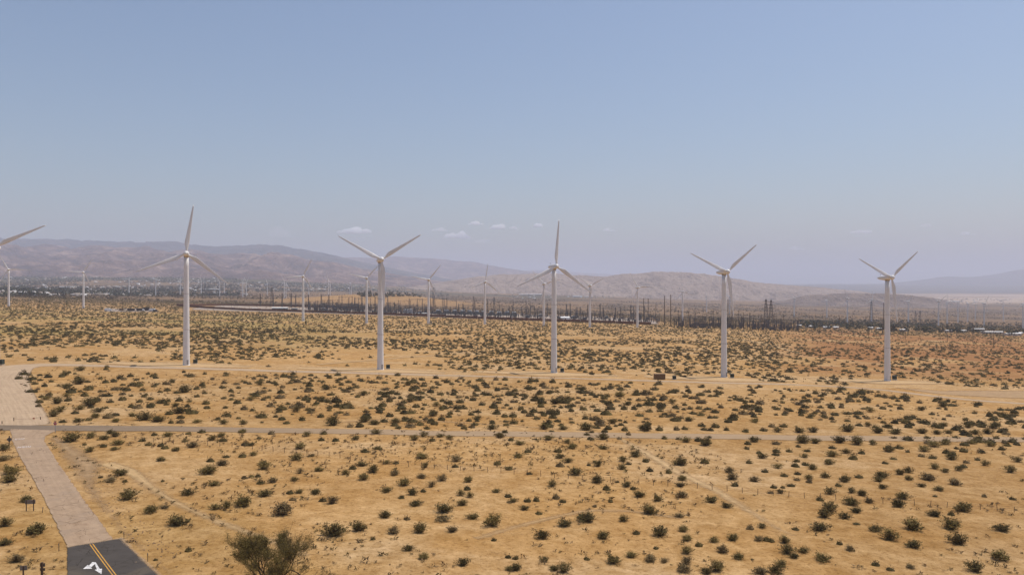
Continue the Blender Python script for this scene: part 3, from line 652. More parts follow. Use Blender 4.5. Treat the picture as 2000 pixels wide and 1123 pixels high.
# bushes read off the photograph, four screen tiles at four times size: centre, foot, width, shade
TILE = {(0, 843): '''555,86,140,g 710,55,90,g 815,68,90,g 900,45,90,g 860,22,80,k 1110,80,70,k 1160,112,70,d 1200,35,50,g 1310,45,80,g 1255,120,60,k 1290,138,70,g 1375,157,90,g 1505,130,110,d 1445,85,55,k 1470,25,55,k
1575,14,70,g 1660,75,80,g 1730,48,80,g 1740,82,70,k 1895,15,80,g 1915,113,70,k 1965,115,80,k 705,165,95,g 810,125,60,g 920,110,95,g 895,150,90,g 1255,235,85,g 1645,240,65,g 1768,207,60,k 1737,270,105,d 1895,205,70,k 1975,193,80,k
1630,340,160,g 1675,428,105,g 1910,372,55,g 1965,358,50,g 1470,503,125,k 865,400,100,d 945,350,110,k 975,398,50,k 785,365,40,g 1000,540,170,k 1180,640,130,g 1285,608,95,d 1385,745,200,k 1680,615,100,g 1770,603,95,g 1900,590,150,g
1270,395,35,g 1470,940,65,g 1215,1010,40,d 30,150,110,k 30,235,120,d 80,340,140,g 75,402,130,g 205,555,110,k 285,808,175,k 40,750,120,k 40,895,130,k 130,1030,130,d 660,110,40,g''',
(500, 843): '''120,25,65,g 395,42,80,g 530,25,65,g 25,62,50,k 510,75,60,g 620,80,70,g 778,70,80,k 940,23,90,g 1240,72,90,g 1310,45,85,g 1375,78,60,g 1440,48,80,g 1510,63,75,g 1905,53,95,g 1990,75,60,k 345,140,95,g 315,228,110,g
430,197,60,g 850,165,75,g 955,143,70,k 60,300,110,g 60,265,100,g 490,315,100,g 345,330,75,d 755,298,70,g 830,275,100,g 700,340,75,g 920,325,115,g 1020,258,85,g 1095,255,60,d 1295,215,120,g 1325,285,75,g 1565,238,95,d 1555,283,60,d
1885,263,70,k 1975,302,70,k 1085,345,100,d 840,383,105,g 1295,368,80,d 1455,390,100,d 1660,400,100,g 15,358,50,k 130,405,95,d 35,412,70,k 300,390,75,k 1160,427,105,g 1375,438,80,d 1650,460,70,g 1020,478,100,g 1135,525,65,g
1220,500,100,k 1305,475,55,g 1600,505,80,g 1670,520,75,g 1880,480,80,g 1970,515,70,g 1980,560,50,k 70,513,125,k 265,490,65,g 335,487,75,g 285,540,60,k 465,493,105,k 520,550,70,d 600,570,110,d 205,660,205,d 1250,585,110,k
1470,640,145,k 1475,590,50,k 1615,582,95,g 1010,678,95,k 1180,692,60,d 1460,705,125,d 1695,690,130,g 1850,748,175,g 610,825,195,k 805,785,160,g 1075,803,105,d 1285,795,125,g 1535,790,90,d 1190,935,95,k 1310,1003,115,g 1620,1052,110,k
915,848,45,d 1858,857,50,k 1970,990,60,k 1975,1090,75,k''',
(1000, 843): '''285,70,100,g 185,67,40,k 375,60,30,d 435,95,80,g 470,137,95,g 615,68,70,g 710,66,100,g 840,65,45,k 715,142,95,g 1190,62,50,d 1300,67,60,g 1360,87,85,g 1455,80,70,g 1515,115,120,k 1890,85,100,g 1840,105,60,k 1835,142,50,k
60,108,100,g 45,208,90,g 125,167,75,d 360,165,70,g 372,213,80,k 440,248,90,k 375,278,75,g 600,270,40,g 675,276,95,k 865,238,85,g 910,262,55,g 860,300,80,k 965,200,105,k 1045,242,65,k 1075,315,60,g 1225,330,60,g 1315,268,125,g
1505,253,75,g 1700,325,85,d 1720,380,90,d 1740,430,70,k 1895,395,95,d 1975,322,60,g 1955,213,80,k 1930,178,60,k 1850,252,60,d 135,338,60,g 495,345,120,k 315,432,90,g 665,405,110,k 735,460,75,g 820,400,45,k 900,437,90,k 945,457,55,k
1330,385,100,g 1315,435,90,k 995,518,100,g 1135,548,100,g 1325,520,95,d 770,555,45,d 10,555,80,g 120,553,65,g 190,547,60,g 345,530,70,g 395,557,60,g 645,592,45,d 95,617,95,k 210,650,65,g 1075,650,135,g 1305,675,95,d 1560,560,130,k
1675,600,110,k 410,747,120,g 580,712,185,k 870,706,80,g 235,842,125,k 710,842,120,g 970,805,65,d 1155,823,150,k 1340,785,110,g 1370,858,110,g 1575,868,90,g 1725,855,115,g 1460,900,65,d 1860,768,70,k 1955,757,80,k 255,1022,90,k
330,1090,90,k 405,1108,120,k 585,1005,60,d 785,1038,130,k 930,988,100,g 1080,1020,110,d 1190,1028,85,d 1365,960,100,g 1645,950,100,d 1770,1000,110,k 1360,1040,95,d 1340,1105,150,d 1600,1100,135,g 1520,1118,110,k 1125,920,50,d
30,1090,100,k 25,1000,60,d 1930,858,90,d 1990,858,70,k 1940,1120,130,d''',
(1500, 843): '''65,105,70,g 270,95,115,g 370,97,100,g 235,125,45,d 560,93,115,k 695,108,115,k 815,107,85,g 500,137,70,k 1300,125,120,g 1380,105,90,g 1590,100,80,g 1735,120,80,g 1850,95,60,k 1870,118,60,k 1945,110,60,k 945,163,115,k
1025,138,75,d 1090,165,40,d 1220,160,105,g 1390,175,70,k 1440,187,70,g 1530,163,75,g 1470,140,40,k 1670,170,65,k 1825,147,60,k 65,165,70,k 60,190,70,k 165,163,60,g 305,160,60,g 285,208,80,g 500,200,100,g 610,175,80,g 665,222,75,g
730,178,60,g 225,240,60,k 215,280,70,g 290,268,60,g 345,300,90,k 475,260,105,g 915,255,60,k 980,222,60,g 1200,200,65,d 1285,215,75,g 1435,222,105,k 1550,250,60,d 1635,228,50,k 1695,270,85,g 1950,242,85,k 75,290,80,g 125,355,65,k
230,340,60,k 225,385,60,k 315,375,85,g 320,403,60,k 445,365,80,k 600,398,115,k 710,365,70,d 885,365,130,k 865,395,90,k 1030,340,90,g 1095,325,80,k 1100,383,85,g 1300,295,75,g 1385,323,80,k 1490,310,80,k 1525,285,70,d 1250,385,130,d
1460,422,115,d 1895,325,100,g 45,445,60,k 115,445,45,k 180,432,70,k 550,432,65,k 650,483,90,k 735,505,90,k 485,493,90,k 405,543,70,k 895,450,90,k 1200,437,75,k 1335,467,85,k 1305,512,40,g 790,560,85,d 650,580,130,k 690,638,100,k
1055,533,110,k 1020,595,120,k 1525,632,155,k 440,678,120,k 480,630,150,k 600,685,95,k 1300,668,120,k 1430,658,60,k 20,487,60,k 95,487,80,k 405,780,165,k 690,730,55,d 840,785,115,k 1130,775,175,g 950,855,160,g 1430,768,150,g
1135,915,140,k 1485,887,165,k 1830,787,140,k 1810,1010,165,g 1620,1103,155,k 20,865,70,k 130,878,95,g 150,960,125,k 275,950,100,g 205,993,100,k 425,1020,150,g 105,1060,105,k 60,1115,120,k 1690,515,50,d 1910,535,55,d
1110,1072,80,d 955,1088,70,d 840,1050,70,d 215,772,65,d 560,885,55,d 640,935,80,d''',
(0, 660): '''700,535,150,k 750,505,90,k 625,565,90,g 770,585,110,k 745,630,85,g 420,620,110,g 470,582,90,g 585,597,65,g 905,662,80,g 900,612,75,k 1030,618,75,g 1130,648,140,k 1235,662,135,k 1320,603,75,g 1400,595,120,k 1410,670,75,k 1410,632,75,g
1540,668,85,g 1335,672,50,k 610,664,110,k 690,650,65,k 490,665,70,g 955,492,75,k 955,450,60,k 860,510,60,g 660,460,65,g 520,465,80,g 445,518,90,k 360,488,80,g 385,452,60,g 350,385,55,k 515,393,80,k 620,367,100,k 685,352,60,g 705,395,55,g
1125,466,55,k 1090,507,55,g 1175,488,60,g 1175,550,65,g 1300,530,50,k 1375,542,80,g 1440,432,110,k 1380,437,60,k 1740,397,65,k 1610,522,70,k 1615,557,65,g 1760,554,45,k 1480,505,45,k 1905,566,65,k 1700,645,60,g 1745,677,75,k
1900,680,80,k 1970,575,50,k 1960,492,80,g 1040,367,50,k 1345,342,55,g 1580,380,55,g 1850,370,60,k 630,262,90,k 835,235,45,k 310,300,50,k 510,300,80,k''',
(500, 660): '''600,690,120,k 600,660,90,k 200,645,75,k 238,675,60,k 360,650,65,g 505,625,60,g 180,585,65,g 320,582,80,g 415,570,70,k 445,575,45,k 655,592,60,k 710,608,55,k 850,662,95,k 925,682,90,k 860,585,55,g 990,540,75,k 965,590,65,k 1045,620,70,g
1110,577,60,g 1090,670,85,k 1165,640,65,k 1280,687,75,k 1385,615,100,k 1330,645,55,g 1450,648,70,k 1510,625,60,k 1600,693,70,k 1710,687,65,k 1730,642,80,g 1680,607,55,k 1845,718,95,k 1955,690,60,k 1950,662,55,g 1880,600,75,g 1895,515,60,k
735,405,60,k 725,355,60,k 780,395,60,g 840,455,80,k 965,325,65,k 1220,420,75,k 1410,537,80,g 1205,505,85,g 1190,375,80,g 1310,385,60,k 1105,300,55,k 575,320,55,k 30,372,80,g 140,362,55,g 550,410,85,k 1440,450,65,k 1780,445,65,k 1730,420,60,k''',
(1000, 660): '''250,720,95,k 400,722,95,k 580,725,140,k 660,710,70,g 785,675,80,k 1060,685,70,g 1045,732,130,k 1150,728,65,k 880,730,60,k 1285,725,60,g 1350,720,60,g 1480,695,70,g 1500,725,70,k 1550,730,60,k 1825,740,65,k 1675,727,50,g 1965,732,70,k
195,640,70,g 290,668,55,g 95,590,60,k 340,520,100,k 430,500,70,k 515,515,55,k 720,480,70,k 770,398,70,k 840,465,90,g 905,530,75,k 1475,612,70,g 1380,655,80,k 1690,665,70,g 1900,665,80,g 1250,515,80,k''',
(1500, 660): '''240,745,105,k 355,742,105,k 625,737,120,k 860,748,100,k 1000,755,110,k 1205,752,90,k 1320,757,75,k 1410,752,80,k 1620,757,80,k 1715,755,95,k 1860,760,70,k 780,697,75,g 840,707,60,k 715,693,65,k 1060,672,75,g 1115,688,65,g 1370,695,80,g
1765,712,85,k 1565,708,75,k 120,700,70,g 30,700,65,g 75,740,80,g 800,585,85,g 1200,572,80,k 1370,545,80,k 1640,530,75,g 580,410,75,k 895,560,65,g'''}
FENCE_PX = [(246, 857), (317, 866), (400, 870.5), (481, 874), (500, 879), (580, 886), (660, 894), (750, 908), (860, 916), (975, 923), (1060, 930.5), (1160, 939), (1265, 947), (1355, 953), (1477, 965), (1610, 976), (1710, 982), (1810, 988), (1985, 1000), (2120, 1010)]
fx_, fv_ = [p[0] for p in FENCE_PX], [p[1] for p in FENCE_PX]
spots = []
for (ox, oy), txt in TILE.items():
    for e in txt.split():
        a, b_, w, c = e.split(','); spots.append((ox + int(a) / 4, oy + int(b_) / 4, int(w) / 4, c))
PU = np.array([s[0] for s in spots]); PV = np.array([s[1] for s in spots]); PW = np.array([s[2] for s in spots])
GP = at(PU, PV - 1.0); WM = PW * GP[:, 1] / F * 1.06; GP[:, 1] += WM * .22; GP[:, 0] += (PU - CX) / F * WM * .22; GP[:, 2] = ground(GP[:, 0], GP[:, 1])
order = np.argsort(-PW); big = order[:300]; rest = order[300:]
TURB_U = [(364, 'leftmost whole'), (743, 'left central'), (1082, 'right central'), (1414, 'fourth whole'), (1733, 'rightmost')]
COLN = {'g': 'olive green', 'k': 'dark green', 'd': 'dry grey-brown'}
cells = {}
for i in big:
    u, v, w, c = spots[i]
    fv = np.interp(u, fx_, fv_); road_l = np.interp(v, [845, 864, 925, 993, 1068, 1123], [20, 23, 56, 92, 128, 128])
    if v > 846 and u < road_l + 4: where = 'left of the pale road'
    else:
        col = min(TURB_U, key=lambda t: abs(t[0] - u))[1]
        strip = 'above the cross road' if v < 833 + .0125 * u + 4 else 'above the fence' if (v < fv and u > 240) else 'on the near sand' if v < 1005 else 'near the bottom edge'
        if u <= 240 and v >= 846 or (u < 445 and strip == 'on the near sand'): strip = 'beside the pale road'
        where = f'{strip}, below {col} turbine'
    size = 'large' if w > 30 else 'mid-sized' if w > 21 else 'small'
    cells.setdefault((size, COLN[c], where), []).append(i)
g = random.Random(12)
for (size, coln, where), ids in cells.items():
    ids.sort(key=lambda i: spots[i][0])
    for n, i in enumerate(ids):
        lab = f'{size} {coln} bush {where}' if len(ids) == 1 else f'{ordn[n]} {size} {coln} bush from left {where}'
        k = g.randrange(NV); c = spots[i][3]; w = WM[i]; w *= g.uniform(.92, 1.14); hs = w * g.uniform(.48, .74)
        if PW[i] >= 22:
            o = empty('creosote_bush', GP[i], g.uniform(0, 6.28)); o.scale = (w, w, hs)
            link('foliage', BUSH[k][1][c], o); link('stems', BUSH[k][0], o)
        else:
            o = link('creosote_bush', BUSH[k][1][c]); o.location = GP[i]; o.rotation_euler.z = g.uniform(0, 6.28); o.scale = (w, w, hs)
        tag(o, lab, 'bush', 'creosote bushes on the sand')
# the thousands of bushes beyond: one mass
def cored(seed, nst, nleaf, lsize, hgt, seg, rings):
    """leaf clumps round a lumpy dome, for bushes too small to see into"""
    _, V, Q = bush_arrays(seed, nst, nleaf, lsize, hgt); gq = np.random.default_rng(seed + 9); D = []
    for r_ in range(rings + 1):
        a = math.pi / 2 * r_ / (rings + .35)
        for k in range(seg):
            t = 2 * math.pi * (k + .5 * (r_ % 2)) / seg; q = gq.uniform(.75, 1.15); D.append((.40 * math.cos(a) * math.cos(t) * q, .40 * math.cos(a) * math.sin(t) * q, .42 * math.sin(a) * q * hgt * 1.6 - .02))
    f = [(r_ * seg + k, r_ * seg + (k + 1) % seg, (r_ + 1) * seg + (k + 1) % seg, (r_ + 1) * seg + k) for r_ in range(rings) for k in range(seg)]
    return np.vstack([V, np.array(D)]), np.vstack([Q, np.array(f) + len(V)])
MID = [cored(300 + k, 18, 190, .13, .50 + .06 * (k % 3), 9, 3) for k in range(6)]
LOW = [cored(400 + k, 9, 34, .22, .46 + .05 * (k % 3), 7, 2) for k in range(6)]
TINY = [cored(500 + k, 4, 6, .34, .42 + .06 * (k % 3), 5, 1) for k in range(6)]
def tints(n, gen, dry=.12):
    base = np.array([[.080, .058, .018], [.058, .044, .014], [.115, .078, .034]])
    c = base[gen.choice(3, n, p=[.5 * (1 - dry), .5 * (1 - dry), dry])]; return c * gen.uniform(.75, 1.3, (n, 1))
M_mass = leaf_material('bush_mass_leaves', None, None, True)
def on_road(x, y):
    u = CX + F * x / y; v = HY - F * (ground(x, y) - CAMZ) / y
    a = np.interp(u, [-100, 15, 60, 130, 240, 364, 743, 1082, 1414, 1733, 1800, 1900, 2010, 2150], [719, 719, 713, 712.5, 716, 719, 730, 738, 748, 761, 771, 782, 789, 800])
    r = np.abs(v - a) < 5.5
    r |= (u < 85) & (v > 700) & (v < 832) & (u < np.interp(v, [700, 737, 747, 780, 807, 832], [60, 36, 38, 64, 84, 92]))
    r |= (u > 1700) & (v > a - 26) & (v < a) & (u < 2050)
    for pu, pv in PADS: r |= ((u - pu + 10) / 75) ** 2 + ((v - pv - 3) / 9) ** 2 < 1
    return r
def field(y0, y1, spacing, gen, wmin, wmax, thr):
    n = int((y1 ** 2 - y0 ** 2) * .72 / spacing ** 2); y = np.sqrt(gen.uniform(y0 ** 2, y1 ** 2, n)); x = gen.uniform(-.72, .72, n) * y
    u = CX + F * x / y
    dens = fbm(x / 70, y / 70, 3, 61) + .35 * (fbm(x / 14, y / 14, 2, 66) - .5)
    dens = dens - .16 * sstep(500, 430, y) * sstep(330, 360, y) * 0
    keep = (dens > thr + gen.uniform(-.12, .12, n)) & ~on_road(x, y)
    yard = (y > 1130) & (y < 1560) & (u > 360) & (u < 1290); keep &= ~(yard & (gen.uniform(0, 1, n) < .93))
    red = (u > 1520) & (y > 380) & (y < 1000); keep &= ~(red & (gen.uniform(0, 1, n) < .45))
    x, y = x[keep], y[keep]; w = gen.uniform(wmin, wmax, len(x)) * gen.choice([.75, 1, 1.25], len(x))
    return np.c_[x, y, ground(x, y)], w
def mass(name, label, parts, mat=None):
    Vs, Qs, Ts, off = [], [], [], 0
    for var, pos, w, gen, dry in parts:
        n = len(pos); V, Q, T = scatter(var, pos, np.c_[w * 1.15, w * gen.uniform(.55, .9, n)], gen.uniform(0, 6.28, n), gen.integers(0, len(var), n), tints(n, gen, dry))
        Vs.append(V); Qs.append(Q + off); Ts.append(T); off += len(V)
    me = np_mesh(name, np.concatenate(Vs), np.concatenate(Qs), mat or M_mass, False, {'tint': np.concatenate(Ts)})
    return tag(link(name, me), label, 'bushes', kind='stuff')
G = np.random.default_rng(33)
parts = [(MID, GP[rest], WM[rest], G, .15)]
# strip between the two roads, filled around the bushes already placed
p, w = field(205, 352, 5.6, G, 1.6, 3.3, .34)
def clear_of(p, q, d):
    m = np.ones(len(p), bool)
    for c in range(0, len(p), 2000):
        dd = np.hypot(p[c:c + 2000, None, 0] - q[None, :, 0], p[c:c + 2000, None, 1] - q[None, :, 1]); m[c:c + 2000] = dd.min(1) > d
    return m
uu = CX + F * p[:, 0] / p[:, 1]; m_ = clear_of(p, GP, 3.2) & ((uu > 500) | (G.uniform(0, 1, len(p)) < .45)); parts.append((MID, p[m_], w[m_], G, .2))
p, w = field(352, 700, 5.0, G, 1.7, 3.3, .37); parts.append((LOW, p, w, G, .1))
p, w = field(700, 1750, 6.4, G, 2.0, 3.6, .31); parts.append((TINY, p, w, G, .1))
mass('desert_scrub', 'countless small dark bushes covering the desert beyond the cross road', parts)
# small dry tufts and stubble
p, w = field(96, 200, 1.9, G, .25, .95, .41); p2, w2 = field(200, 420, 3.4, G, .35, .9, .46)
TUFT = [bush_arrays(600 + k, 6, 12, .5, .42)[1:] for k in range(5)]
m, nt, b = new_mat('dry_tuft'); at_ = N(nt, 'ShaderNodeAttribute', attribute_name='tint').outputs['Color']
nt.links.new(mix_n(nt, 1.0, at_, (1.6, 1.5, 1.5), 'MULTIPLY'), b.inputs['Base Color']); b.inputs['Roughness'].default_value = .95; M_tuft = m
ru = CX + F * p[:, 0] / p[:, 1]; rv = HY - F * (p[:, 2] - CAMZ) / p[:, 1]
ok = ~((rv > 830) & (ru > np.interp(rv, [845, 864, 925, 993, 1068, 1130], [15, 23, 56, 92, 124, 124])) & (ru < np.interp(rv, [845, 861, 909, 966, 1054, 1130], [110, 92, 125, 166, 240, 322]))) & (np.abs(rv - 835.5 - .0122 * ru) > 6)
mass('dry_tufts', 'tiny dry grass tufts and dead brush dotted over the near sand', [(TUFT, p[ok], w[ok], G, .6), (TUFT, p2, w2, G, .6)], M_tuft)

# ------------------------------------------------------------------ desert tree at the bottom of the picture
M_bark = simple_mat('dark_bark', (.060, .040, .026), .9, var=.35, scale=3)
def make_tree():
    x, y, _ = at1(535, 1123); y -= 3.2; x = (531 - CX) / F * y; z = gz(x, y)
    t = empty('desert_tree', (x, y, z)); g = np.random.default_rng(5); wood = MB(); tips = []; twig = MB()
    def grow(p, d, ln, r, lev):
        n = 4; pts = [p]; rs = [r]
        for k in range(n):
            d = d + g.normal(0, .13, 3) + np.array([0, 0, .035 * lev]); d /= np.linalg.norm(d)
            p = p + d * ln / n; pts.append(p); rs.append(r * (1 - .42 * (k + 1) / n))
        (wood if lev < 3 else twig).tube(pts, rs, 6 if lev < 2 else 4 if lev < 3 else 3, False)
        if lev >= 2:
            for q in pts[1:]: tips.append((q, d, lev))
        if lev < 4:
            for k in range({0: 4, 1: 4, 2: 4, 3: 3}[lev]):
                s = pts[2 + k % 3] if lev else pts[-1 - k % 2]
                dd = d + g.normal(0, .52, 3) * np.array([1, 1, .6]); dd[2] += .08; dd /= np.linalg.norm(dd)
                grow(s, dd, ln * g.uniform(.58, .8), rs[-1] * g.uniform(.75, .95), lev + 1)
    for a, el, ln in ((0, .75, 3.1), (1.3, .95, 2.9), (2.5, .8, 2.9), (3.3, .72, 3.1), (4.4, .9, 2.7), (5.4, .85, 2.9), (.6, 1.3, 3.1)):
        grow(np.array([math.cos(a) * .18, math.sin(a) * .18, -.2]), np.array([math.cos(a) * math.cos(el), math.sin(a) * math.cos(el), math.sin(el)]), ln, .15, 0)
    tr = wood.build('trunk', M_bark, t); twig.build('twigs', M_bark, tr)
    P = np.array([q for q, d, l in tips]); lv = np.array([l for q, d, l in tips])
    dens = fbm(P[:, 0] / 1.6 + 9, P[:, 2] / 1.6 + P[:, 1] / 2.1, 3, 71)
    rep = np.where(lv >= 3, 8, 2) * np.where(dens > .5, 2, 1) * np.where(dens < .34, 0, 1); rep = np.where((P[:, 0] > 2.4) & (P[:, 2] > 3.2), rep // 3, rep).astype(int)
    C = np.repeat(P, rep, 0); n = len(C); C = C + g.normal(0, .16, (n, 3))
    ax = g.normal(0, 1, (n, 3)); ax[:, 2] += .5; ax /= np.linalg.norm(ax, axis=1)[:, None]; bx = np.cross(ax, g.normal(0, 1, (n, 3))); bx /= np.linalg.norm(bx, axis=1)[:, None]
    L_ = g.uniform(.08, .2, n)[:, None]; W = L_ * .34
    V = np.stack([C - bx * W * .5, C + ax * L_ * .5 - bx * W * .2, C + ax * L_, C + ax * L_ * .5 + bx * W * .6], 1).reshape(-1, 3)
    lm = leaf_material('tree_leaves', (.080, .056, .017), (.20, .148, .042))
    link('crown', np_mesh('crown', V, np.arange(4 * n).reshape(-1, 4), lm), t)
    return tag(t, 'large sparse olive-leaved desert tree with dark forking branches at the bottom edge', 'tree')
make_tree()

# ------------------------------------------------------------------ wire fence
M_post = simple_mat('rusty_post', (.11, .075, .05), .9, var=.3, scale=3); M_wire = simple_mat('rusty_wire', (.16, .11, .08), .7, .3, .2, 2)
def wire_fence():
    ln = px_line(FENCE_PX); d = np.r_[0, np.cumsum(np.linalg.norm(np.diff(ln, axis=0), axis=1))]; s = np.arange(0, d[-1], 2.75)
    P = np.stack([np.interp(s, d, ln[:, k]) for k in (0, 1)], 1); g = random.Random(3)
    o = (P[0, 0], P[0, 1], gz(*P[0])); t = empty('wire_fence', o)
    pm = MB().tube([(0, 0, -.3), (0, 0, 1.12)], .05, 5).mesh('post', M_post)
    Z = ground(P[:, 0], P[:, 1])
    for k, (x, y) in enumerate(P):
        p = link('post', pm, t); p.location = (x - o[0], y - o[1], Z[k] - o[2]); p.rotation_euler = (g.uniform(-.06, .06), g.uniform(-.06, .06), 0); p.scale.z = g.uniform(.85, 1.1)
    for h in (.3, .62, .95):
        MB().tube([(x - o[0], y - o[1], Z[k] - o[2] + h + g.uniform(-.03, .03)) for k, (x, y) in enumerate(P)], .011, 3, False).build('wire', M_wire, t)
    MB().box((0, 0, 0), (.01, .01, .01)) 
    return tag(t, 'low wire fence on thin rusty posts crossing the sand to the right edge', 'fence')
wire_fence()

# ------------------------------------------------------------------ road signs and posts
M_back = simple_mat('bare_sign_back', (.20, .185, .18), .5, .4, .15, 3); M_wood = simple_mat('weathered_wood', (.09, .06, .04), .9, var=.3, scale=4)
M_red = simple_mat('stop_red', (.42, .018, .015), .5, var=.1, scale=4); M_signw = simple_mat('sign_white', (.75, .74, .72), .5, var=.06, scale=4)
M_tag = simple_mat('street_plate', (.10, .14, .12), .5, var=.1)
def plate(mb, pts, y0, th):
    n = len(pts); mb.add([(x, y0, z) for x, z in pts] + [(x, y0 + th, z) for x, z in pts],
        [tuple(range(n)), tuple(range(2 * n - 1, n - 1, -1))] + [(k, k + n, (k + 1) % n + n, (k + 1) % n) for k in range(n)]); return mb
def ngon(n, r, zc, rot): return [(r * math.cos(2 * math.pi * k / n + rot), zc + r * math.sin(2 * math.pi * k / n + rot)) for k in range(n)]
def text_mesh(txt, size, mat):
    cu = bpy.data.curves.new('t', 'FONT'); cu.body = txt; cu.align_x = 'CENTER'; cu.align_y = 'CENTER'; cu.size = size; cu.extrude = .003; cu.offset = size * .02; cu.resolution_u = 3
    o = bpy.data.objects.new('t', cu); COL.objects.link(o)
    me = bpy.data.meshes.new_from_object(o.evaluated_get(bpy.context.evaluated_depsgraph_get())); bpy.data.objects.remove(o); me.materials.clear(); me.materials.append(mat); return me
x, y, z = at1(108, 845); t = empty('stop_sign', (x, y, z), R(-4))
MB().box((0, 0, 1.2), (.09, .09, 2.9)).build('post', M_steel, t)
f = plate(MB(), ngon(8, .44, 2.25, math.pi / 8), -.075, .02).build('panel', M_red, t)
ring = MB(); a, b_ = ngon(8, .415, 2.25, math.pi / 8), ngon(8, .385, 2.25, math.pi / 8)
ring.add([(p, -.079, q) for p, q in a + b_], [(k, (k + 1) % 8, (k + 1) % 8 + 8, k + 8) for k in range(8)]); ring.build('border', M_signw, f)
w = link('lettering', text_mesh('STOP', .30, M_signw), f); w.location = (0, -.08, 2.25); w.rotation_euler.x = R(90)
MB().box((0, 0, 2.78), (.62, .02, .15)).build('street_plate', M_tag, t)
tag(t, 'red octagonal stop sign on a thin post at the road junction', 'sign')
x, y, z = at1(18, 876); t = empty('warning_sign', (x, y, z), R(8))
MB().box((0, 0, 1.25), (.12, .10, 2.9)).build('post', M_wood, t)
plate(MB(), ngon(4, .58, 1.95, 0), .056, .02).build('panel', M_back, t); MB().box((0, .04, 2.6), (.24, .03, .22)).build('small_plate', M_back, t)
tag(t, 'diamond-shaped road sign seen from behind at the left edge by the junction', 'sign')
x, y, z = at1(58.5, 997.5); t = empty('road_sign', (x, y, z), R(10))
for s in (-.52, .52): MB().box((s, 0, .75), (.11, .11, 2.0 if s < 0 else 2.1)).build('post', M_wood, t)
MB().box((0, .075, 1.4), (1.5, .03, .62)).build('panel', M_back, t)
for zz in (1.2, 1.6): MB().box((0, .066, zz), (1.4, .015, .06)).build('rail', M_steel, t)
tag(t, 'wide grey sign back on two wooden posts left of the pale road', 'sign')
x, y, z = at1(45, 1122); y -= 2.6; x = (45.5 - CX) / F * y; z = gz(x, y); t = empty('road_sign', (x, y, z), R(6))
MB().box((0, 0, .85), (.13, .11, 2.3)).build('post', M_wood, t); MB().box((0, .075, 1.72), (.82, .03, .55)).build('panel', M_back, t); MB().box((0, .066, 1.72), (.7, .014, .06)).build('rail', M_steel, t)
tag(t, 'small rectangular sign back on one wooden post at the bottom left edge', 'sign')
x, y, z = at1(82, 1122); y -= 3.4; x = (82 - CX) / F * y; z = gz(x, y); t = empty('road_sign', (x, y, z), R(4))
MB().box((0, 0, 1.2), (.22, .2, 3.0)).build('post', M_wood, t)
for zz, hh in ((2.35, .42), (1.82, .32)): MB().box((0, .118, zz), (.6, .03, hh)).build('panel', simple_mat('dull_panel', (.14, .12, .09), .8), t)
tag(t, 'thick dark wooden post with two narrow panels at the bottom left edge', 'sign')
for u, v, h, lab in ((82.5, 1001, .95, 'thin leaning marker post beside the double-posted sign'), (115, 1076, 1.05, 'thin marker post by the left corner of the dark asphalt'),
    (242, 1053, 1.05, 'thin marker post by the right corner of the dark asphalt'), (288.5, 1096, 1.1, 'thin marker post on the sand right of the dark asphalt')):
    x, y, z = at1(u, v); t = empty('marker_post', (x, y, z), g.uniform(-.4, .4) if hasattr(g, 'uniform') else 0)
    MB().box((0, 0, h / 2 - .1), (.07, .05, h + .2)).build('post', M_post, t); MB().box((0, -.035, h - .13), (.11, .02, .26)).build('reflector', M_back, t)
    if u < 90: t.rotation_euler.x = R(6); t.rotation_euler.y = R(9)
    tag(t, lab, 'marker post', 'road marker posts')
# cable gate across the access road
A = at1(27, 822.5); B = at1(79, 819.5); C_ = at1(4, 828); t = empty('cable_gate', A)
def rel(p, dz=0): return (p[0] - A[0], p[1] - A[1], p[2] - A[2] + dz)
for p, h, r_ in ((A, .95, .1), (B, .75, .11), (C_, .75, .1)): MB().tube([rel(p, -.3), rel(p, h)], [r_, r_ * .9], 7).build('post', M_wood, t)
cab = [tuple(np.array(rel(A, .65)) * (1 - s) + np.array(rel(B, .6)) * s - np.array([0, 0, .9 * s * (1 - s)])) for s in np.linspace(0, 1, 9)]
MB().tube(cab, .025, 5, False).build('cable', M_wire, t)
MB().box(tuple(np.array(cab[6]) + np.array([0, -.05, .02])), (.55, .03, .4)).build('plate', simple_mat('faded_orange', (.55, .23, .13), .7), t)
tag(t, 'sagging cable gate between short wooden posts across the sandy access road', 'gate')
# stones and litter scattered beside the road
def stones(name, label, n, pts, smin, smax, mat):
    gg = np.random.default_rng(44); V, Q, off = [], [], 0
    base = np.array([(-.5, -.5, -.2), (.5, -.45, -.2), (.45, .5, -.2), (-.5, .45, -.2), (-.3, -.28, .38), (.32, -.3, .34), (.26, .3, .4), (-.3, .32, .3)])
    fq = np.array([(3, 2, 1, 0), (4, 5, 6, 7), (0, 1, 5, 4), (1, 2, 6, 5), (2, 3, 7, 6), (3, 0, 4, 7)])
    for k in range(n):
        x, y = pts[k]; s = gg.uniform(smin, smax); p = (base + gg.normal(0, .1, base.shape)) * s; a = gg.uniform(0, 6.28); c, q = math.cos(a), math.sin(a)
        V.append(np.c_[p[:, 0] * c - p[:, 1] * q + x, p[:, 0] * q + p[:, 1] * c + y, p[:, 2] + gz(x, y) + .03]); Q.append(fq + off); off += 8
    return tag(link(name, np_mesh(name, np.concatenate(V), np.concatenate(Q), mat)), label, 'stones', kind='stuff')
gg = np.random.default_rng(8); L_ = px_line([(165, 905), (205, 960), (240, 1005), (280, 1045), (325, 1080), (365, 1100)]); pk = gg.uniform(0, 4.2, 420); i0 = pk.astype(int); ff = (pk - i0)[:, None]
pts = L_[i0] * (1 - ff) + L_[np.minimum(i0 + 1, 5)] * ff + gg.normal(0, 1.3, (420, 2))
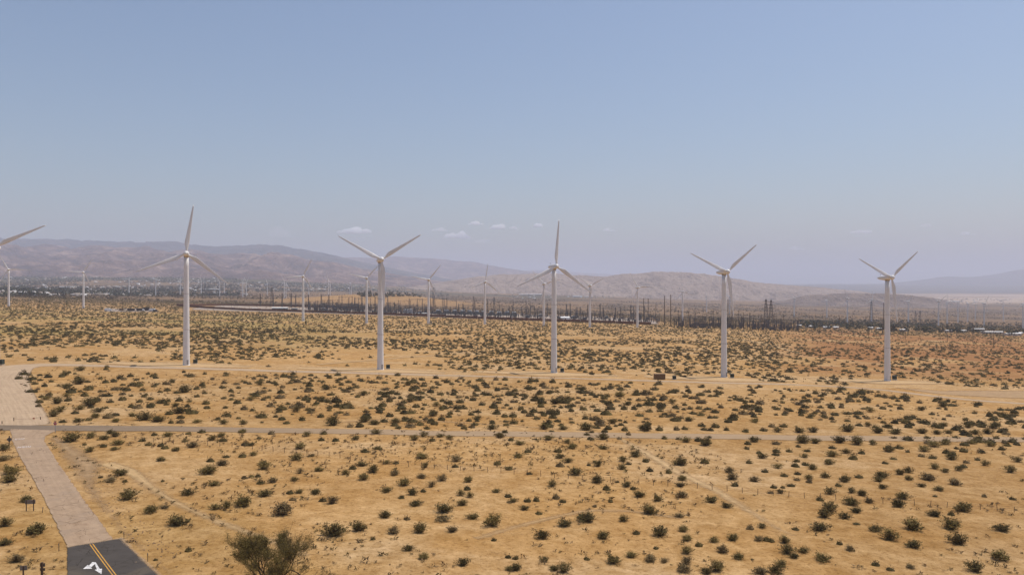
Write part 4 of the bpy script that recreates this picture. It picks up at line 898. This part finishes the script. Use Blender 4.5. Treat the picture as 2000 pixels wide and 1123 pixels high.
stones('roadside_stones', 'loose stones and crumbled asphalt along the verge of the pale road', 240, pts, .05, .22, simple_mat('stone', (.27, .175, .10), .95, var=.4, scale=.4))

# ------------------------------------------------------------------ substation beyond the second row
M_lat = simple_mat('dark_lattice_steel', (.075, .07, .072), .6, .2, .2, 1); M_wall = simple_mat('red_brown_block_wall', (.14, .062, .036), .95, var=.2, scale=.6)
M_tank = simple_mat('pale_tank_paint', (.62, .63, .64), .5, var=.08, scale=.5); M_equip = simple_mat('grey_green_equipment', (.13, .15, .15), .6, var=.2, scale=.5)
M_roofw = simple_mat('white_roof', (.80, .79, .77), .7, var=.05, scale=.1); M_wallc = simple_mat('cream_wall', (.50, .45, .38), .9, var=.1, scale=.1)
M_yard = sheet_material('gravel_yard', (.34, .27, .215), .22, 6.0, grain=1.0, soft=5.0)
RF = random.Random(21)
def uy(u, y): x = (u - CX) / F * y; return x, y, gz(x, y)
strip_between('gravel_yard', np.array([uy(372, 1180)[:2], uy(372, 1230)[:2], uy(430, 1480)[:2]])[[0, 1, 2]], np.array([uy(1290, 1140)[:2], uy(1285, 1300)[:2], uy(1240, 1480)[:2]]), M_yard, .35, 20, 60)
strip_between('truck_yard', px_line([(196, 609), (210, 603)]), px_line([(315, 609.5), (306, 603)]), M_yard, .3, 6, 20)
def wall_run(pts, h, label):
    P = [uy(*p) for p in pts]; o = P[0]; t = empty('perimeter_wall', o); n = 0
    for a, b_ in zip(P[:-1], P[1:]):
        L_ = math.hypot(b_[0] - a[0], b_[1] - a[1]); k = max(1, round(L_ / 24)); ang = math.atan2(b_[1] - a[1], b_[0] - a[0])
        for i in range(k):
            s = (i + .5) / k; c = [a[j] + (b_[j] - a[j]) * s for j in range(2)]; z = gz(*c)
            p = MB().box((0, 0, h / 2 - .6), (L_ / k - .25, .3, h + 1.2)).box((0, 0, h + .08), (L_ / k - .2, .45, .16)).build('wall_panel', M_wall, t)
            p.location = (c[0] - o[0], c[1] - o[1], z - o[2]); p.rotation_euler.z = ang
    return tag(t, label, 'wall', 'substation walls')
wall_run([(345, 1360), (400, 1262), (480, 1215), (600, 1195), (743, 1180), (900, 1165), (1000, 1145), (1100, 1135), (1272, 1110)], 3.4, 'long red-brown wall along the near side of the substation')
wall_run([(345, 1368), (430, 1470), (560, 1545), (700, 1560)], 3.2, 'red-brown wall along the far left side of the substation yard')
def lattice(b, h, w0, w1, n, r=.09):
    lv = [(w0 + (w1 - w0) * k / n, h * k / n) for k in range(n + 1)]; cr = ((-1, -1), (1, -1), (1, 1), (-1, 1))
    for cx, cy_ in cr: b.tube([(cx * w / 2, cy_ * w / 2, z) for w, z in lv], r, 4, False)
    for k in range(n):
        (wa, za), (wb, zb) = lv[k], lv[k + 1]
        for i in range(4):
            p, q = cr[i], cr[(i + 1) % 4]
            b.tube([(p[0] * wa / 2, p[1] * wa / 2, za), (q[0] * wb / 2, q[1] * wb / 2, zb)], r * .7, 3, False); b.tube([(q[0] * wa / 2, q[1] * wa / 2, za), (p[0] * wb / 2, p[1] * wb / 2, zb)], r * .7, 3, False)
    return b
def pylon_proto(h):
    t = empty('transmission_pylon', (0, 0, -900)); lattice(MB(), h, 6.5, 1.5, 9, .2).build('lattice_body', M_lat, t)
    for k, w in ((.68, 9), (.8, 8), (.92, 6.5)):
        b = MB()
        for s in (-1, 1):
            for dz in (0, 1.3): b.tube([(0, 0, h * k + dz), (s * w / 2 * 1.4, 0, h * k + .3)], .12, 4, False)
            b.tube([(s * w * .68, 0, h * k + .3), (s * w * .68, 0, h * k - 1.6)], .1, 4, False)
        b.build('cross_arm', M_lat, t)
    MB().tube([(0, 0, h), (0, 0, h + 2.2)], .12, 4).build('peak', M_lat, t); return t
def portal_proto(w, h, lat=True):
    t = empty('steel_gantry', (0, 0, -900))
    for s in (-1, 1):
        p = (lattice(MB(), h, 1.6, .9, 8, .17) if lat else MB().tube([(0, 0, 0), (0, 0, h)], [.36, .3], 6)).build('column', M_lat, t); p.location.x = s * w / 2
        MB().tube([(0, 0, h), (0, 0, h + 4.5)], [.12, .03], 4).build('spike', M_lat, p)
    b = MB()
    for dz in (0, 1.1): b.tube([(-w / 2, 0, h - .6 - dz), (w / 2, 0, h - .6 - dz)], .11, 4, False)
    for k in range(8): b.tube([(-w / 2 + w * k / 8, 0, h - .6 - (k % 2) * 1.1), (-w / 2 + w * (k + 1) / 8, 0, h - .6 - ((k + 1) % 2) * 1.1)], .08, 3, False)
    b.build('beam', M_lat, t)
    for k in range(3): MB().tube([(w * (-.3 + .3 * k), 0, h - 1.7), (w * (-.3 + .3 * k), 0, h - 4.2)], .16, 5).build('insulator', M_equip, t)
    return t
def post_proto(h):
    t = empty('switch_post', (0, 0, -900)); MB().tube([(0, 0, 0), (0, 0, h)], [.32, .24], 5).build('post', M_lat, t)
    MB().box((0, 0, h * .78), (2.6, .25, .25)).build('cross_bar', M_lat, t)
    b = MB()
    for k in (-1.1, 0, 1.1): b.tube([(k, 0, h * .78), (k, 0, h * .78 + 1.8)], [.2, .12], 5)
    b.build('insulators', M_equip, t); return t
def pole_proto(h):
    t = empty('utility_pole', (0, 0, -900)); MB().tube([(0, 0, -1), (0, 0, h)], [.36, .22], 6).build('pole', M_wood, t)
    for dz, w in ((.8, 2.8), (2.2, 2.4)): MB().box((0, .14, h - dz), (w, .14, .16)).build('cross_arm', M_wood, t)
    return t
def transformer_proto():
    t = empty('power_transformer', (0, 0, -900)); MB().box((0, 0, 2.3), (6, 3.4, 4.2)).build('tank', M_equip, t)
    for s in (-1, 1):
        b = MB()
        for k in range(7): b.box((s * 3.9, -1.5 + .5 * k, 2.2), (1.5, .14, 3.4))
        b.build('radiator', M_equip, t)
    MB().tube([(-2.8, 0, 5.4), (2.8, 0, 5.4)], .95, 12).build('conservator', M_tank, t)
    for k in (-1.6, 0, 1.6): MB().tube([(k, -1, 4.4), (k, -1.3, 7.2)], [.3, .12], 6).build('bushing', M_lat, t)
    return t
PYL = pylon_proto(40); PORT = portal_proto(22, 22); PORT2 = portal_proto(15, 15, False); SWP = post_proto(9.5); POLE = pole_proto(22); TRF = transformer_proto()
used = set()
def place(proto, u, y, label, cat, group, rz=0, s=1.0):
    if proto.name in used: t = copy_tree(proto)
    else: t = proto; used.add(proto.name)
    t.location = uy(u, y); t.rotation_euler = (0, 0, rz); t.scale = (s, s, s); return tag(t, label, cat, group)
for u, y, s, lab in ((847, 2050, 1.18, 'tall dark lattice pylon behind the middle of the substation'), (531, 1500, .92, 'dark lattice pylon at the left of the substation'), (668, 1480, .62, 'short lattice tower left of the large central-left turbine'),
    (681, 1470, .55, 'short slim lattice tower beside the large central-left turbine'), (865, 1700, .6, 'short lattice tower right of the tall pylon'), (925, 1800, .75, 'grey lattice tower behind the white-topped transformers'), (965, 1750, .75, 'slim lattice tower right of the one-blade-up distant turbine'),
    (1496, 1130, 1.02, 'dark lattice pylon, left one of the pair in the open right of the substation'), (1506, 1125, 1.0, 'dark lattice pylon, right one of the pair in the open right of the substation'), (1422, 1400, 1.0, 'dark lattice pylon behind the fourth whole front turbine'), (1702, 1650, 1.15, 'lattice pylon left of the rightmost front turbine'),
    (1788, 1900, .7, 'small lattice tower right of the rightmost front turbine'), (1797, 1900, .7, 'small lattice tower, second one right of the rightmost front turbine'), (400, 2700, 1.0, 'thin far lattice pylon right of the leftmost whole front turbine'), (408, 2720, 1.0, 'thin far lattice pylon near the town, second of a pair'), (479, 2500, .7, 'thin far pylon beyond the left of the gravel yard')):
    place(PYL, u, y, lab, 'pylon', 'transmission pylons', RF.uniform(-.5, .5), s)
GG = 'steel gantries in the substation'
for k, (u, y, s) in enumerate([(521, 1480, 1.1), (560, 1440, 1.2), (612, 1330, .7), (650, 1400, .8), (700, 1380, 1.05), (712, 1460, 1.0), (765, 1320, .8), (790, 1410, .95), (812, 1450, 1.1), (828, 1450, 1.1), (900, 1420, .8), (985, 1400, .8), (1040, 1350, .85), (1085, 1300, .8), (1130, 1330, .9), (1190, 1300, .95), (1225, 1340, 1.0), (590, 1500, 1.1), (635, 1520, 1.15), (745, 1500, 1.1), (860, 1520, 1.15), (880, 1480, 1.0), (940, 1500, 1.1), (1015, 1480, 1.1), (1065, 1450, 1.0), (1110, 1430, 1.05), (1160, 1420, 1.05), (1245, 1380, 1.1), (675, 1480, 1.1)]):
    place(PORT, u, y, f'dark steel lattice gantry in the substation, {ordn[k]} from the left', 'gantry', GG, RF.choice([0, .15, 1.2]), s)
for k, u in enumerate(sorted([575, 598, 625, 640, 690, 740, 772, 800, 818, 832, 870, 915, 950, 1010, 1025, 1060, 1100, 1115, 1145, 1170, 1205, 1260, 1360, 1385, 1400, 1440, 1460, 1475, 1545])):
    y = RF.uniform(1200, 1420) if u < 1240 else RF.uniform(1040, 1180)
    place(PORT2, u, y, f'thin tubular steel gantry of the switchyard, {ordn[k]} from the left', 'gantry', 'tubular gantries of the switchyard', RF.uniform(-.3, .3), RF.uniform(.8, 1.15))
for k in range(290):
    u = RF.choice([RF.uniform(590, 840), RF.uniform(590, 1300), RF.uniform(1310, 1560)]); y = RF.uniform(1190, 1440) if u < 1300 else RF.uniform(1010, 1160)
    place(SWP, u, y, 'slim dark switchgear post in the crowded steelwork ' + ('left of the large central-left turbine' if u < 743 else 'between the two central large turbines' if u < 1082 else 'right of the large central turbine' if u < 1300 else 'in the open ground near the pylon pair'), 'post', 'switchgear posts in the substation', RF.uniform(-.4, .4), RF.uniform(.7, 1.5))
for k, u in enumerate(sorted([632, 655, 820, 856, 872, 888, 903, 917, 931, 944, 960, 975, 990, 1004, 1030, 1055, 1120, 1185])):
    place(TRF, u, RF.uniform(1330, 1380) if 850 < u < 1010 else RF.uniform(1230, 1400), f'grey power transformer with pale top tank in the substation, {ordn[k]} from left', 'transformer', 'transformers in the substation', RF.uniform(-.2, .2), 1.25 if 850 < u < 1010 else .8)
poles = [(452, 1225, .65), (459, 1230, .6), (463, 1228, .6), (240, 1040, .75), (487, 1300, .6), (1257, 1230, 1.7), (1266, 1225, 1.7), (1281, 1400, 1.3), (1298, 1130, 1.9), (1310, 1080, 1.95), (1325, 1300, .9), (1331, 1000, 1.0), (1345, 990, 1.0), (1358, 1010, .9), (1393, 1050, 1.0), (1430, 1040, 1.1), (1443, 1060, 1.1),
         (1452, 1050, 1.0), (1465, 1030, 1.0), (1488, 1000, .9), (1512, 1000, 1.0), (1530, 1100, .9), (1560, 1000, .8), (1600, 930, .75), (1697, 880, .8), (1723, 1000, 1.0), (1726, 1250, 1.9), (1768, 900, .7), (1850, 850, .85), (1858, 1000, .8), (1941, 780, .8), (1640, 1100, .9), (1665, 1300, .9), (1900, 1100, .8), (1960, 1000, .8), (1985, 1300, .8), (975, 1900, .9), (1000, 2000, .9), (1195, 1900, .9), (1220, 1850, .9)]
for k, (u, y, s) in enumerate(sorted(poles)):
    place(POLE, u, y, f'thin dark utility pole on the plain, {ordn[min(k, 39)]} from the left', 'utility pole', 'utility poles', RF.uniform(-.6, .6), s)
# busbars, insulator stacks and small steelwork too crowded to pick apart
sw = MB()
for k in range(1500):
    u = RF.choice([RF.uniform(610, 840), RF.uniform(600, 1290), RF.uniform(840, 1290), RF.uniform(1320, 1560)]); y = RF.uniform(1175, 1420) if u < 1300 else RF.uniform(1010, 1170); x, y, z = uy(u, y); h = RF.choice([3.5, 5, 6.5, 9, 12])
    sw.box((x, y, z + h / 2), (RF.uniform(.3, .6), .4, h))
    if k % 3 == 0: sw.box((x, y, z + h * .96), (RF.uniform(4, 16), .35, .35), RF.uniform(-.2, .2))
    if k % 4 == 0: sw.box((x, y + 1, z + h * .2), (RF.uniform(1.2, 3), 1.5, h * .4))
tag(sw.build('switchyard_steelwork', M_lat), 'crowded dark busbars and insulator stacks of the substation', 'steelwork', kind='stuff')
# site buildings
def building(u, y, L_, W_, H_, label, group=None, roof=M_roofw, wall=M_wallc, rz=0, gable=0.0, name='building', dark=False):
    x, y, z = uy(u, y); t = empty(name, (x, y, z), rz)
    MB().box((0, 0, H_ / 2 - .5), (L_, W_, H_ + 1)).build('wall', wall, t)
    b = MB(); e = .5; hz = H_ + .01
    b.add([(-L_ / 2 - e, -W_ / 2 - e, hz), (L_ / 2 + e, -W_ / 2 - e, hz), (L_ / 2 + e, W_ / 2 + e, hz), (-L_ / 2 - e, W_ / 2 + e, hz), (-L_ / 2 - e, 0, hz + gable + .3), (L_ / 2 + e, 0, hz + gable + .3)],
          [(0, 1, 5, 4), (2, 3, 4, 5), (1, 2, 5), (3, 0, 4), (3, 2, 1, 0)]); b.build('roof', roof, t)
    n = max(1, int(L_ / 7))
    for k in range(n): MB().box((-L_ / 2 + (k + .5) * L_ / n, -W_ / 2 - .02, H_ * .5), (min(1.6, L_ / n * .5), .12, H_ * .45)).build('window' if k else 'door', M_lat, t)
    return tag(t, label, 'building', group)
building(547, 1260, 24, 8, 4.2, 'long pale flat building in the left of the substation yard', None, M_roofw, M_equip, 0, .6)
building(498, 1240, 8, 5, 3.2, 'small grey hut near the left end of the substation yard', None, M_roofw, M_equip)
building(575, 1250, 9, 6, 4, 'grey-green block house right of the long pale substation building', None, M_equip, M_equip)
building(824, 1240, 20, 7, 3, 'low white-roofed shed before the transformers', None, M_roofw, M_equip, .1)
building(797, 1290, 12, 9, 7.5, 'tall pale block building in the middle of the substation', None, M_tank, M_tank, .5)
building(1103, 1205, 13, 9, 4.5, 'bright white shed near the wall right of the large central turbine', None, M_roofw, M_roofw, .2, 1.0)
building(1133, 1160, 17, 5, 1.6, 'low white roof by the wall just left of the Y-bladed distant turbine', None, M_roofw, M_roofw)
for k, (u, y, L_) in enumerate([(1580, 1060, 10), (1614, 1040, 9), (1632, 1050, 7), (1700, 1080, 6), (1717, 1060, 8), (1765, 1040, 12), (1852, 1060, 8), (1882, 1080, 6), (1937, 1060, 30), (1978, 1000, 22), (1990, 1050, 9), (1910, 1200, 20), (1560, 1080, 6)]):
    building(u, y + 130, L_, 6, 3, f'low white-roofed building among the dark trees at right, {ordn[sorted([1580, 1614, 1632, 1700, 1717, 1765, 1852, 1882, 1937, 1978, 1990, 1910, 1560]).index(u)]} from left', 'white roofs at right', M_roofw, M_wallc, RF.uniform(-.15, .15), .4)
# trucks and containers in the dirt yard on the left
M_dkbox = simple_mat('dark_container', (.05, .04, .04), .7, var=.2); M_tyre = simple_mat('tyre', (.02, .02, .02), .9); M_glass = simple_mat('cab_glass', (.03, .04, .05), .15, var=.05, spec=.6)
def truck(u, v, rz, body, label, L_=8.5):
    x, y, z = at1(u, v); t = empty('truck', (x, y, z + .3), rz)
    MB().box((-.9, 0, 2.3), (L_ - 2.6, 2.5, 2.8)).build('cargo_box', body, t); MB().box((0, 0, .75), (L_ - .4, 1.6, .3)).build('chassis', M_tyre, t)
    b = MB(); X0, X1 = L_ / 2 - 2.1, L_ / 2
    b.add([(X0, -1.15, .8), (X1, -1.15, .8), (X1, -1.15, 1.8), (X1 - .6, -1.15, 2.9), (X0, -1.15, 2.9), (X0, 1.15, .8), (X1, 1.15, .8), (X1, 1.15, 1.8), (X1 - .6, 1.15, 2.9), (X0, 1.15, 2.9)],
          [(0, 1, 2, 3, 4), (9, 8, 7, 6, 5), (0, 5, 6, 1), (1, 6, 7, 2), (2, 7, 8, 3), (3, 8, 9, 4), (4, 9, 5, 0)]); b.build('cab', M_roofw, t)
    MB().add([(X1 + .02, -1, 1.85), (X1 + .02, 1, 1.85), (X1 - .56, 1, 2.83), (X1 - .56, -1, 2.83)], [(0, 1, 2, 3)]).build('windscreen', M_glass, t)
    for wx in (L_ / 2 - 1.2, -L_ / 2 + 1.2, -L_ / 2 + 2.4):
        for wy in (-1.05, 1.05):
            w = MB().lathe([(.5, -.15), (.5, .15)], 14, 'y').build('wheel', M_tyre, t); w.location = (wx, wy, .5)
    return tag(t, label, 'truck', 'trucks in the dirt yard')
truck(211, 608, .3, M_roofw, 'white box truck at the left end of the dirt yard')
truck(274, 608, .1, M_dkbox, 'dark truck with white cab in the middle of the dirt yard', 10)
truck(297, 608.5, 2.9, M_roofw, 'white truck at the right end of the dirt yard', 9)
container(237, 607, 5, 2.4, 3, .1, 'small dark red container left of middle in the dirt yard', M_brown)
container(256, 607.5, 9, 2.6, 3.2, 0, 'long dark container in the middle of the dirt yard', M_dkbox)
container(285, 607, 9, 2.6, 4.2, .05, 'tall dark container right of middle in the dirt yard', M_dkbox)
container(303, 608.8, 5, 2.4, 2.6, .2, 'dark container at the right end of the dirt yard', M_dkbox)

# ------------------------------------------------------------------ trees on the plain
M_ftree = leaf_material('far_tree_leaves', None, None, True)
BLOB = [bush_arrays(700 + k, 9, 46, .33, .8)[1:] for k in range(5)]
fol = [np_mesh('crown', V * np.array([1, 1, 1.0]) + np.array([0, 0, .12]), Q, leaf_material('plain_tree_leaves', (.030, .034, .016), (.062, .062, .03))) for V, Q in BLOB[:1]]
fol += [np_mesh('crown', V + np.array([0, 0, .12]), Q, fol[0].materials[0]) for V, Q in BLOB[1:]]
trk = MB().tube([(0, 0, -.1), (.01, .02, .15), (.0, .0, .45)], [.035, .03, .015], 5).mesh('trunk', M_bark)
TU = sorted([RF.uniform(1562, 1815) for _ in range(34)] + [RF.uniform(1815, 2000) for _ in range(14)])
names = {}
for k, u in enumerate(TU):
    y = RF.uniform(1110, 1240); w = RF.uniform(6, 12); x, y, z = uy(u, y); t = empty('plain_tree', (x, y, z), RF.uniform(0, 6)); t.scale = (w, w, w * RF.uniform(.6, .85))
    link('crown', fol[k % 5], t); link('trunk', trk, t)
    side = 'left' if u < 1733 else 'right'; names[side] = names.get(side, 0) + 1
    tag(t, f'dark bushy tree in the tree line {side} of the rightmost front turbine, {ordn[names[side] - 1]} from left', 'tree', 'tree line on the right plain')
# far town: trees and houses that run together
def pxfield(n, u0, u1, v0, v1, gen): return at(gen.uniform(u0, u1, n), gen.uniform(v0, v1, n))
GT = np.random.default_rng(55)
def dens(p, sx, sy, s, thr): return p[fbm(p[:, 0] / sx, p[:, 1] / sy, 3, s) > thr]
def tree_mass(name, label, P, w, cols):
    n = len(P); c = np.array(cols)[GT.integers(0, len(cols), n)] * GT.uniform(.7, 1.3, (n, 1))
    V, Q, T = scatter(BLOBT, P, np.c_[w, w * GT.uniform(.5, .9, n)], GT.uniform(0, 6.28, n), GT.integers(0, len(BLOBT), n), c)
    return tag(link(name, np_mesh(name, V, Q, M_ftree, False, {'tint': T})), label, 'trees', kind='stuff')
BLOBT = [bush_arrays(800 + k, 6, 16, .55, .8)[1:] for k in range(5)]
TC = [(.035, .045, .024), (.05, .055, .03), (.03, .034, .02)]
P = np.vstack([dens(pxfield(6500, -80, 470, 541, 579, GT), 260, 500, 81, .38), dens(pxfield(1500, 480, 720, 552, 570, GT), 260, 500, 82, .45), dens(pxfield(2600, 700, 1290, 551, 581, GT), 420, 600, 83, .46)])
P = P[P[:, 1] < 11000]; w = GT.uniform(7, 16, len(P)); tree_mass('town_trees', 'dark trees of the far town at the foot of the mountains', P, w, TC)
P = np.vstack([pxfield(900, 1560, 1830, 626, 640, GT), pxfield(500, 1800, 2020, 632, 650, GT)]); tree_mass('low_brush', 'dark low brush along the tree line on the right', P, GT.uniform(3, 6, len(P)), TC)
P = np.vstack([dens(pxfield(1500, 1280, 2020, 577, 600, GT), 300, 200, 86, .5), dens(pxfield(1500, -60, 600, 575, 584, GT), 300, 120, 88, .5)]); gx = GT.uniform(-.75, .75, 14000); gy = np.sqrt(GT.uniform(1650 ** 2, 4600 ** 2, 14000)); pb = np.c_[gx * gy, gy, ground(gx * gy, gy)]; pb = dens(pb, 190, 330, 95, .44); pb = pb[(((pb[:, 0] + 390) / 300) ** 2 + ((pb[:, 1] - 2350) / 330) ** 2 > 1)]; P = np.vstack([P, pb]); P = P[P[:, 1] < 9000]; tree_mass('plain_brush', 'dark brush scattered across the far plain', P, GT.uniform(3, 7, len(P)), [(.09, .068, .034), (.065, .055, .03), (.11, .078, .042)])
def house_mass(name, label, P, mat):
    n = len(P); base = np.array([(-.5, -.5, -.5), (.5, -.5, -.5), (.5, .5, -.5), (-.5, .5, -.5), (-.5, -.5, 1), (.5, -.5, 1), (.5, .5, 1), (-.5, .5, 1), (-.5, 0, 1.45), (.5, 0, 1.45)], float)
    Q = np.array([(0, 1, 5, 4), (1, 2, 6, 5), (2, 3, 7, 6), (3, 0, 4, 7), (4, 5, 9, 8), (6, 7, 8, 9), (5, 6, 9, 9), (7, 4, 8, 8)])
    T3 = np.concatenate([Q[:, [0, 1, 2]], Q[:6, [0, 2, 3]]]); L_ = GT.uniform(9, 20, n); ang = GT.uniform(0, 3.14, n); c, s = np.cos(ang)[:, None], np.sin(ang)[:, None]
    x, y = base[None, :, 0] * L_[:, None], base[None, :, 1] * GT.uniform(7, 10, n)[:, None]
    V = np.stack([x * c - y * s + P[:, 0:1], x * s + y * c + P[:, 1:2], base[None, :, 2] * GT.uniform(3, 4.5, n)[:, None] + P[:, 2:3]], -1).reshape(-1, 3)
    T = (T3[None] + (np.arange(n) * 10)[:, None, None]).reshape(-1, 3)
    col = np.array([(.42, .37, .33), (.30, .24, .19), (.60, .58, .56), (.22, .15, .12)])[GT.integers(0, 4, n)]
    return tag(link(name, np_mesh(name, V, T, mat, False, {'tint': np.repeat(col, 10, 0)}, True)), label, 'houses', kind='stuff')
m, nt, b = new_mat('house_paint'); nt.links.new(N(nt, 'ShaderNodeAttribute', attribute_name='tint').outputs['Color'], b.inputs['Base Color']); b.inputs['Roughness'].default_value = .8
P = np.vstack([dens(pxfield(1000, -80, 480, 541, 578, GT), 300, 500, 91, .44), pxfield(180, 480, 760, 552, 568, GT), pxfield(140, 1000, 1300, 572, 583, GT), pxfield(160, 1540, 1980, 582, 594, GT)]); P = P[P[:, 1] < 9000]
house_mass('town_houses', 'far-off town of small pale houses below the mountains', P, m)
for k, (u, v, L_, W_, H_, lab) in enumerate([(1038, 577, 190, 40, 9, 'long white roof far off just left of the large central turbine'), (1128, 580, 70, 30, 8, 'pale far building right of the large central turbine'), (1150, 581, 60, 25, 7, 'pale far building behind the Y-bladed distant turbine'), (408, 567, 90, 30, 8, 'long white far roof right of the leftmost whole turbine'),
    (132, 564, 60, 30, 9, 'white far building in the town left of the small turbine'), (362, 565, 60, 25, 8, 'white far building behind the leftmost whole turbine'), (1326, 584, 60, 30, 12, 'bluish far building behind the lone turbine at right centre'), (1785, 589, 120, 30, 10, 'long pale far building right of the rightmost front turbine'), (1860, 590, 110, 30, 10, 'long grey far building on the right plain')]):
    x, y, z = at1(u, v); building(u, y, L_, W_, H_, lab, 'far large buildings', M_roofw, M_tank if k % 2 else M_wallc, RF.uniform(-.1, .1), 1.0)
# industrial plant with stacks
x, y, z = at1(1632, 595); t = empty('industrial_plant', (x, y, z)); M_ind = simple_mat('blue_grey_cladding', (.09, .13, .17), .6, var=.2, scale=.02)
for dx, dy, L_, W_, H_ in ((-28, 0, 26, 20, 16), (0, 8, 24, 22, 22), (34, -4, 40, 20, 12), (80, 0, 50, 24, 14)): MB().box((dx, dy, H_ / 2 - 1), (L_, W_, H_ + 2)).build('block', M_ind, t)
for dx, h in ((-22, 42), (-8, 36), (10, 30), (50, 24)): MB().tube([(dx, -6, 0), (dx, -6, h)], [1.9, 1.5], 10).build('stack', M_ind, t)
tag(t, 'blue-grey industrial plant with stacks far off left of the rightmost front turbine', 'plant')

# ------------------------------------------------------------------ air
hz = MB().box((0, 30000, 340), (330000, 200000, 1500)); hzm = bpy.data.materials.new('haze_air'); hzm.use_nodes = True; nt = hzm.node_tree
nt.nodes.remove(nt.nodes['Principled BSDF']); pv = nt.nodes.new('ShaderNodeVolumePrincipled'); nt.links.new(pv.outputs[0], nt.nodes['Material Output'].inputs['Volume'])
pv.inputs['Color'].default_value = (.79, .825, .965, 1); pv.inputs['Density'].default_value = 7.2e-5; pv.inputs['Anisotropy'].default_value = 0.0
tag(hz.build('haze', hzm), 'pale blue dusty haze filling the valley air', 'haze', kind='stuff')

# ------------------------------------------------------------------ small fair-weather clouds far beyond the valley
def cloud_mesh(seed, L_, H_, n):
    import bmesh
    gq = np.random.default_rng(seed); bm = bmesh.new()
    for k in range(n):
        tx = gq.uniform(-1, 1); r = H_ * gq.uniform(.45, .9) * (1.05 - .6 * abs(tx)); c = Vector((tx * L_ / 2, gq.normal(0, H_ * .4), r * gq.uniform(.1, .55)))
        st = bmesh.ops.create_icosphere(bm, subdivisions=3, radius=1)
        for v in st['verts']:
            p = v.co.copy(); q = 1 + .5 * (fbm(np.array([p.x * 1.6 + seed + k]), np.array([p.z * 1.6 + p.y * 1.3]), 3, seed)[0] - .5); v.co = Vector((p.x * r * 1.25 * q, p.y * r * q, max(p.z * r * 1.0 * q, -r * .22))) + c
    me = bpy.data.meshes.new('cloud'); bm.to_mesh(me); bm.free()
    ob = bpy.data.objects.new('tmp', me); COL.objects.link(ob); md = ob.modifiers.new('r', 'REMESH'); md.mode = 'VOXEL'; md.voxel_size = H_ * .09
    out = bpy.data.meshes.new_from_object(ob.evaluated_get(bpy.context.evaluated_depsgraph_get())); bpy.data.objects.remove(ob); return out
for k, (u, v, wpx, hpx, dd, lab) in enumerate([(690, 456, 60, 15, 1.0, 'soft white cloud above the large central-left turbine'), (548, 465, 32, 20, .07, 'faint upright cloud above the mountain peak'), (893, 466, 48, 16, .9, 'white cloud above the middle of the far mountains'), (860, 452, 40, 8, .3, 'faint thin cloud left of the middle clouds'),
    (930, 439, 26, 8, .8, 'small white cloud, highest of the middle cluster'), (984, 448, 50, 13, 1.0, 'white cloud left of the large central turbine blade'), (1050, 444, 18, 8, .7, 'tiny white cloud beside the large central turbine blade'), (1682, 456, 40, 10, .7, 'small white cloud above the right plain'), (1888, 459, 36, 7, .3, 'faint cloud near the right edge'),
    (1185, 452, 40, 7, .25, 'very faint cloud right of the large central turbine'), (1810, 443, 26, 8, .2, 'very faint high cloud at right'), (945, 474, 70, 9, .12, 'very faint wide cloud below the middle cluster'), (700, 470, 40, 8, .15, 'very faint streak of cloud below the soft white one'), (1555, 488, 36, 8, .2, 'very faint low cloud right of the fourth whole turbine')]):
    D = 42000; x = (u - CX) / F * D; z = CAMZ + (HY - v) / F * D; L_ = wpx / F * D * 1.05; H_ = hpx / F * D * .85
    me = cloud_mesh(60 + k, L_, H_, 14); cm = bpy.data.materials.new('cloud_vapour'); cm.use_nodes = True; nt = cm.node_tree; nt.nodes.remove(nt.nodes['Principled BSDF'])
    pv = nt.nodes.new('ShaderNodeVolumePrincipled'); nt.links.new(pv.outputs[0], nt.nodes['Material Output'].inputs['Volume']); pv.inputs['Color'].default_value = (1, 1, 1, 1); pv.inputs['Density'].default_value = dd * 2.3 / H_; pv.inputs['Anisotropy'].default_value = 0.0
    me.materials.clear(); me.materials.append(cm); o = link('cloud', me); o.location = (x, D, z); tag(o, lab, 'cloud', 'small clouds')
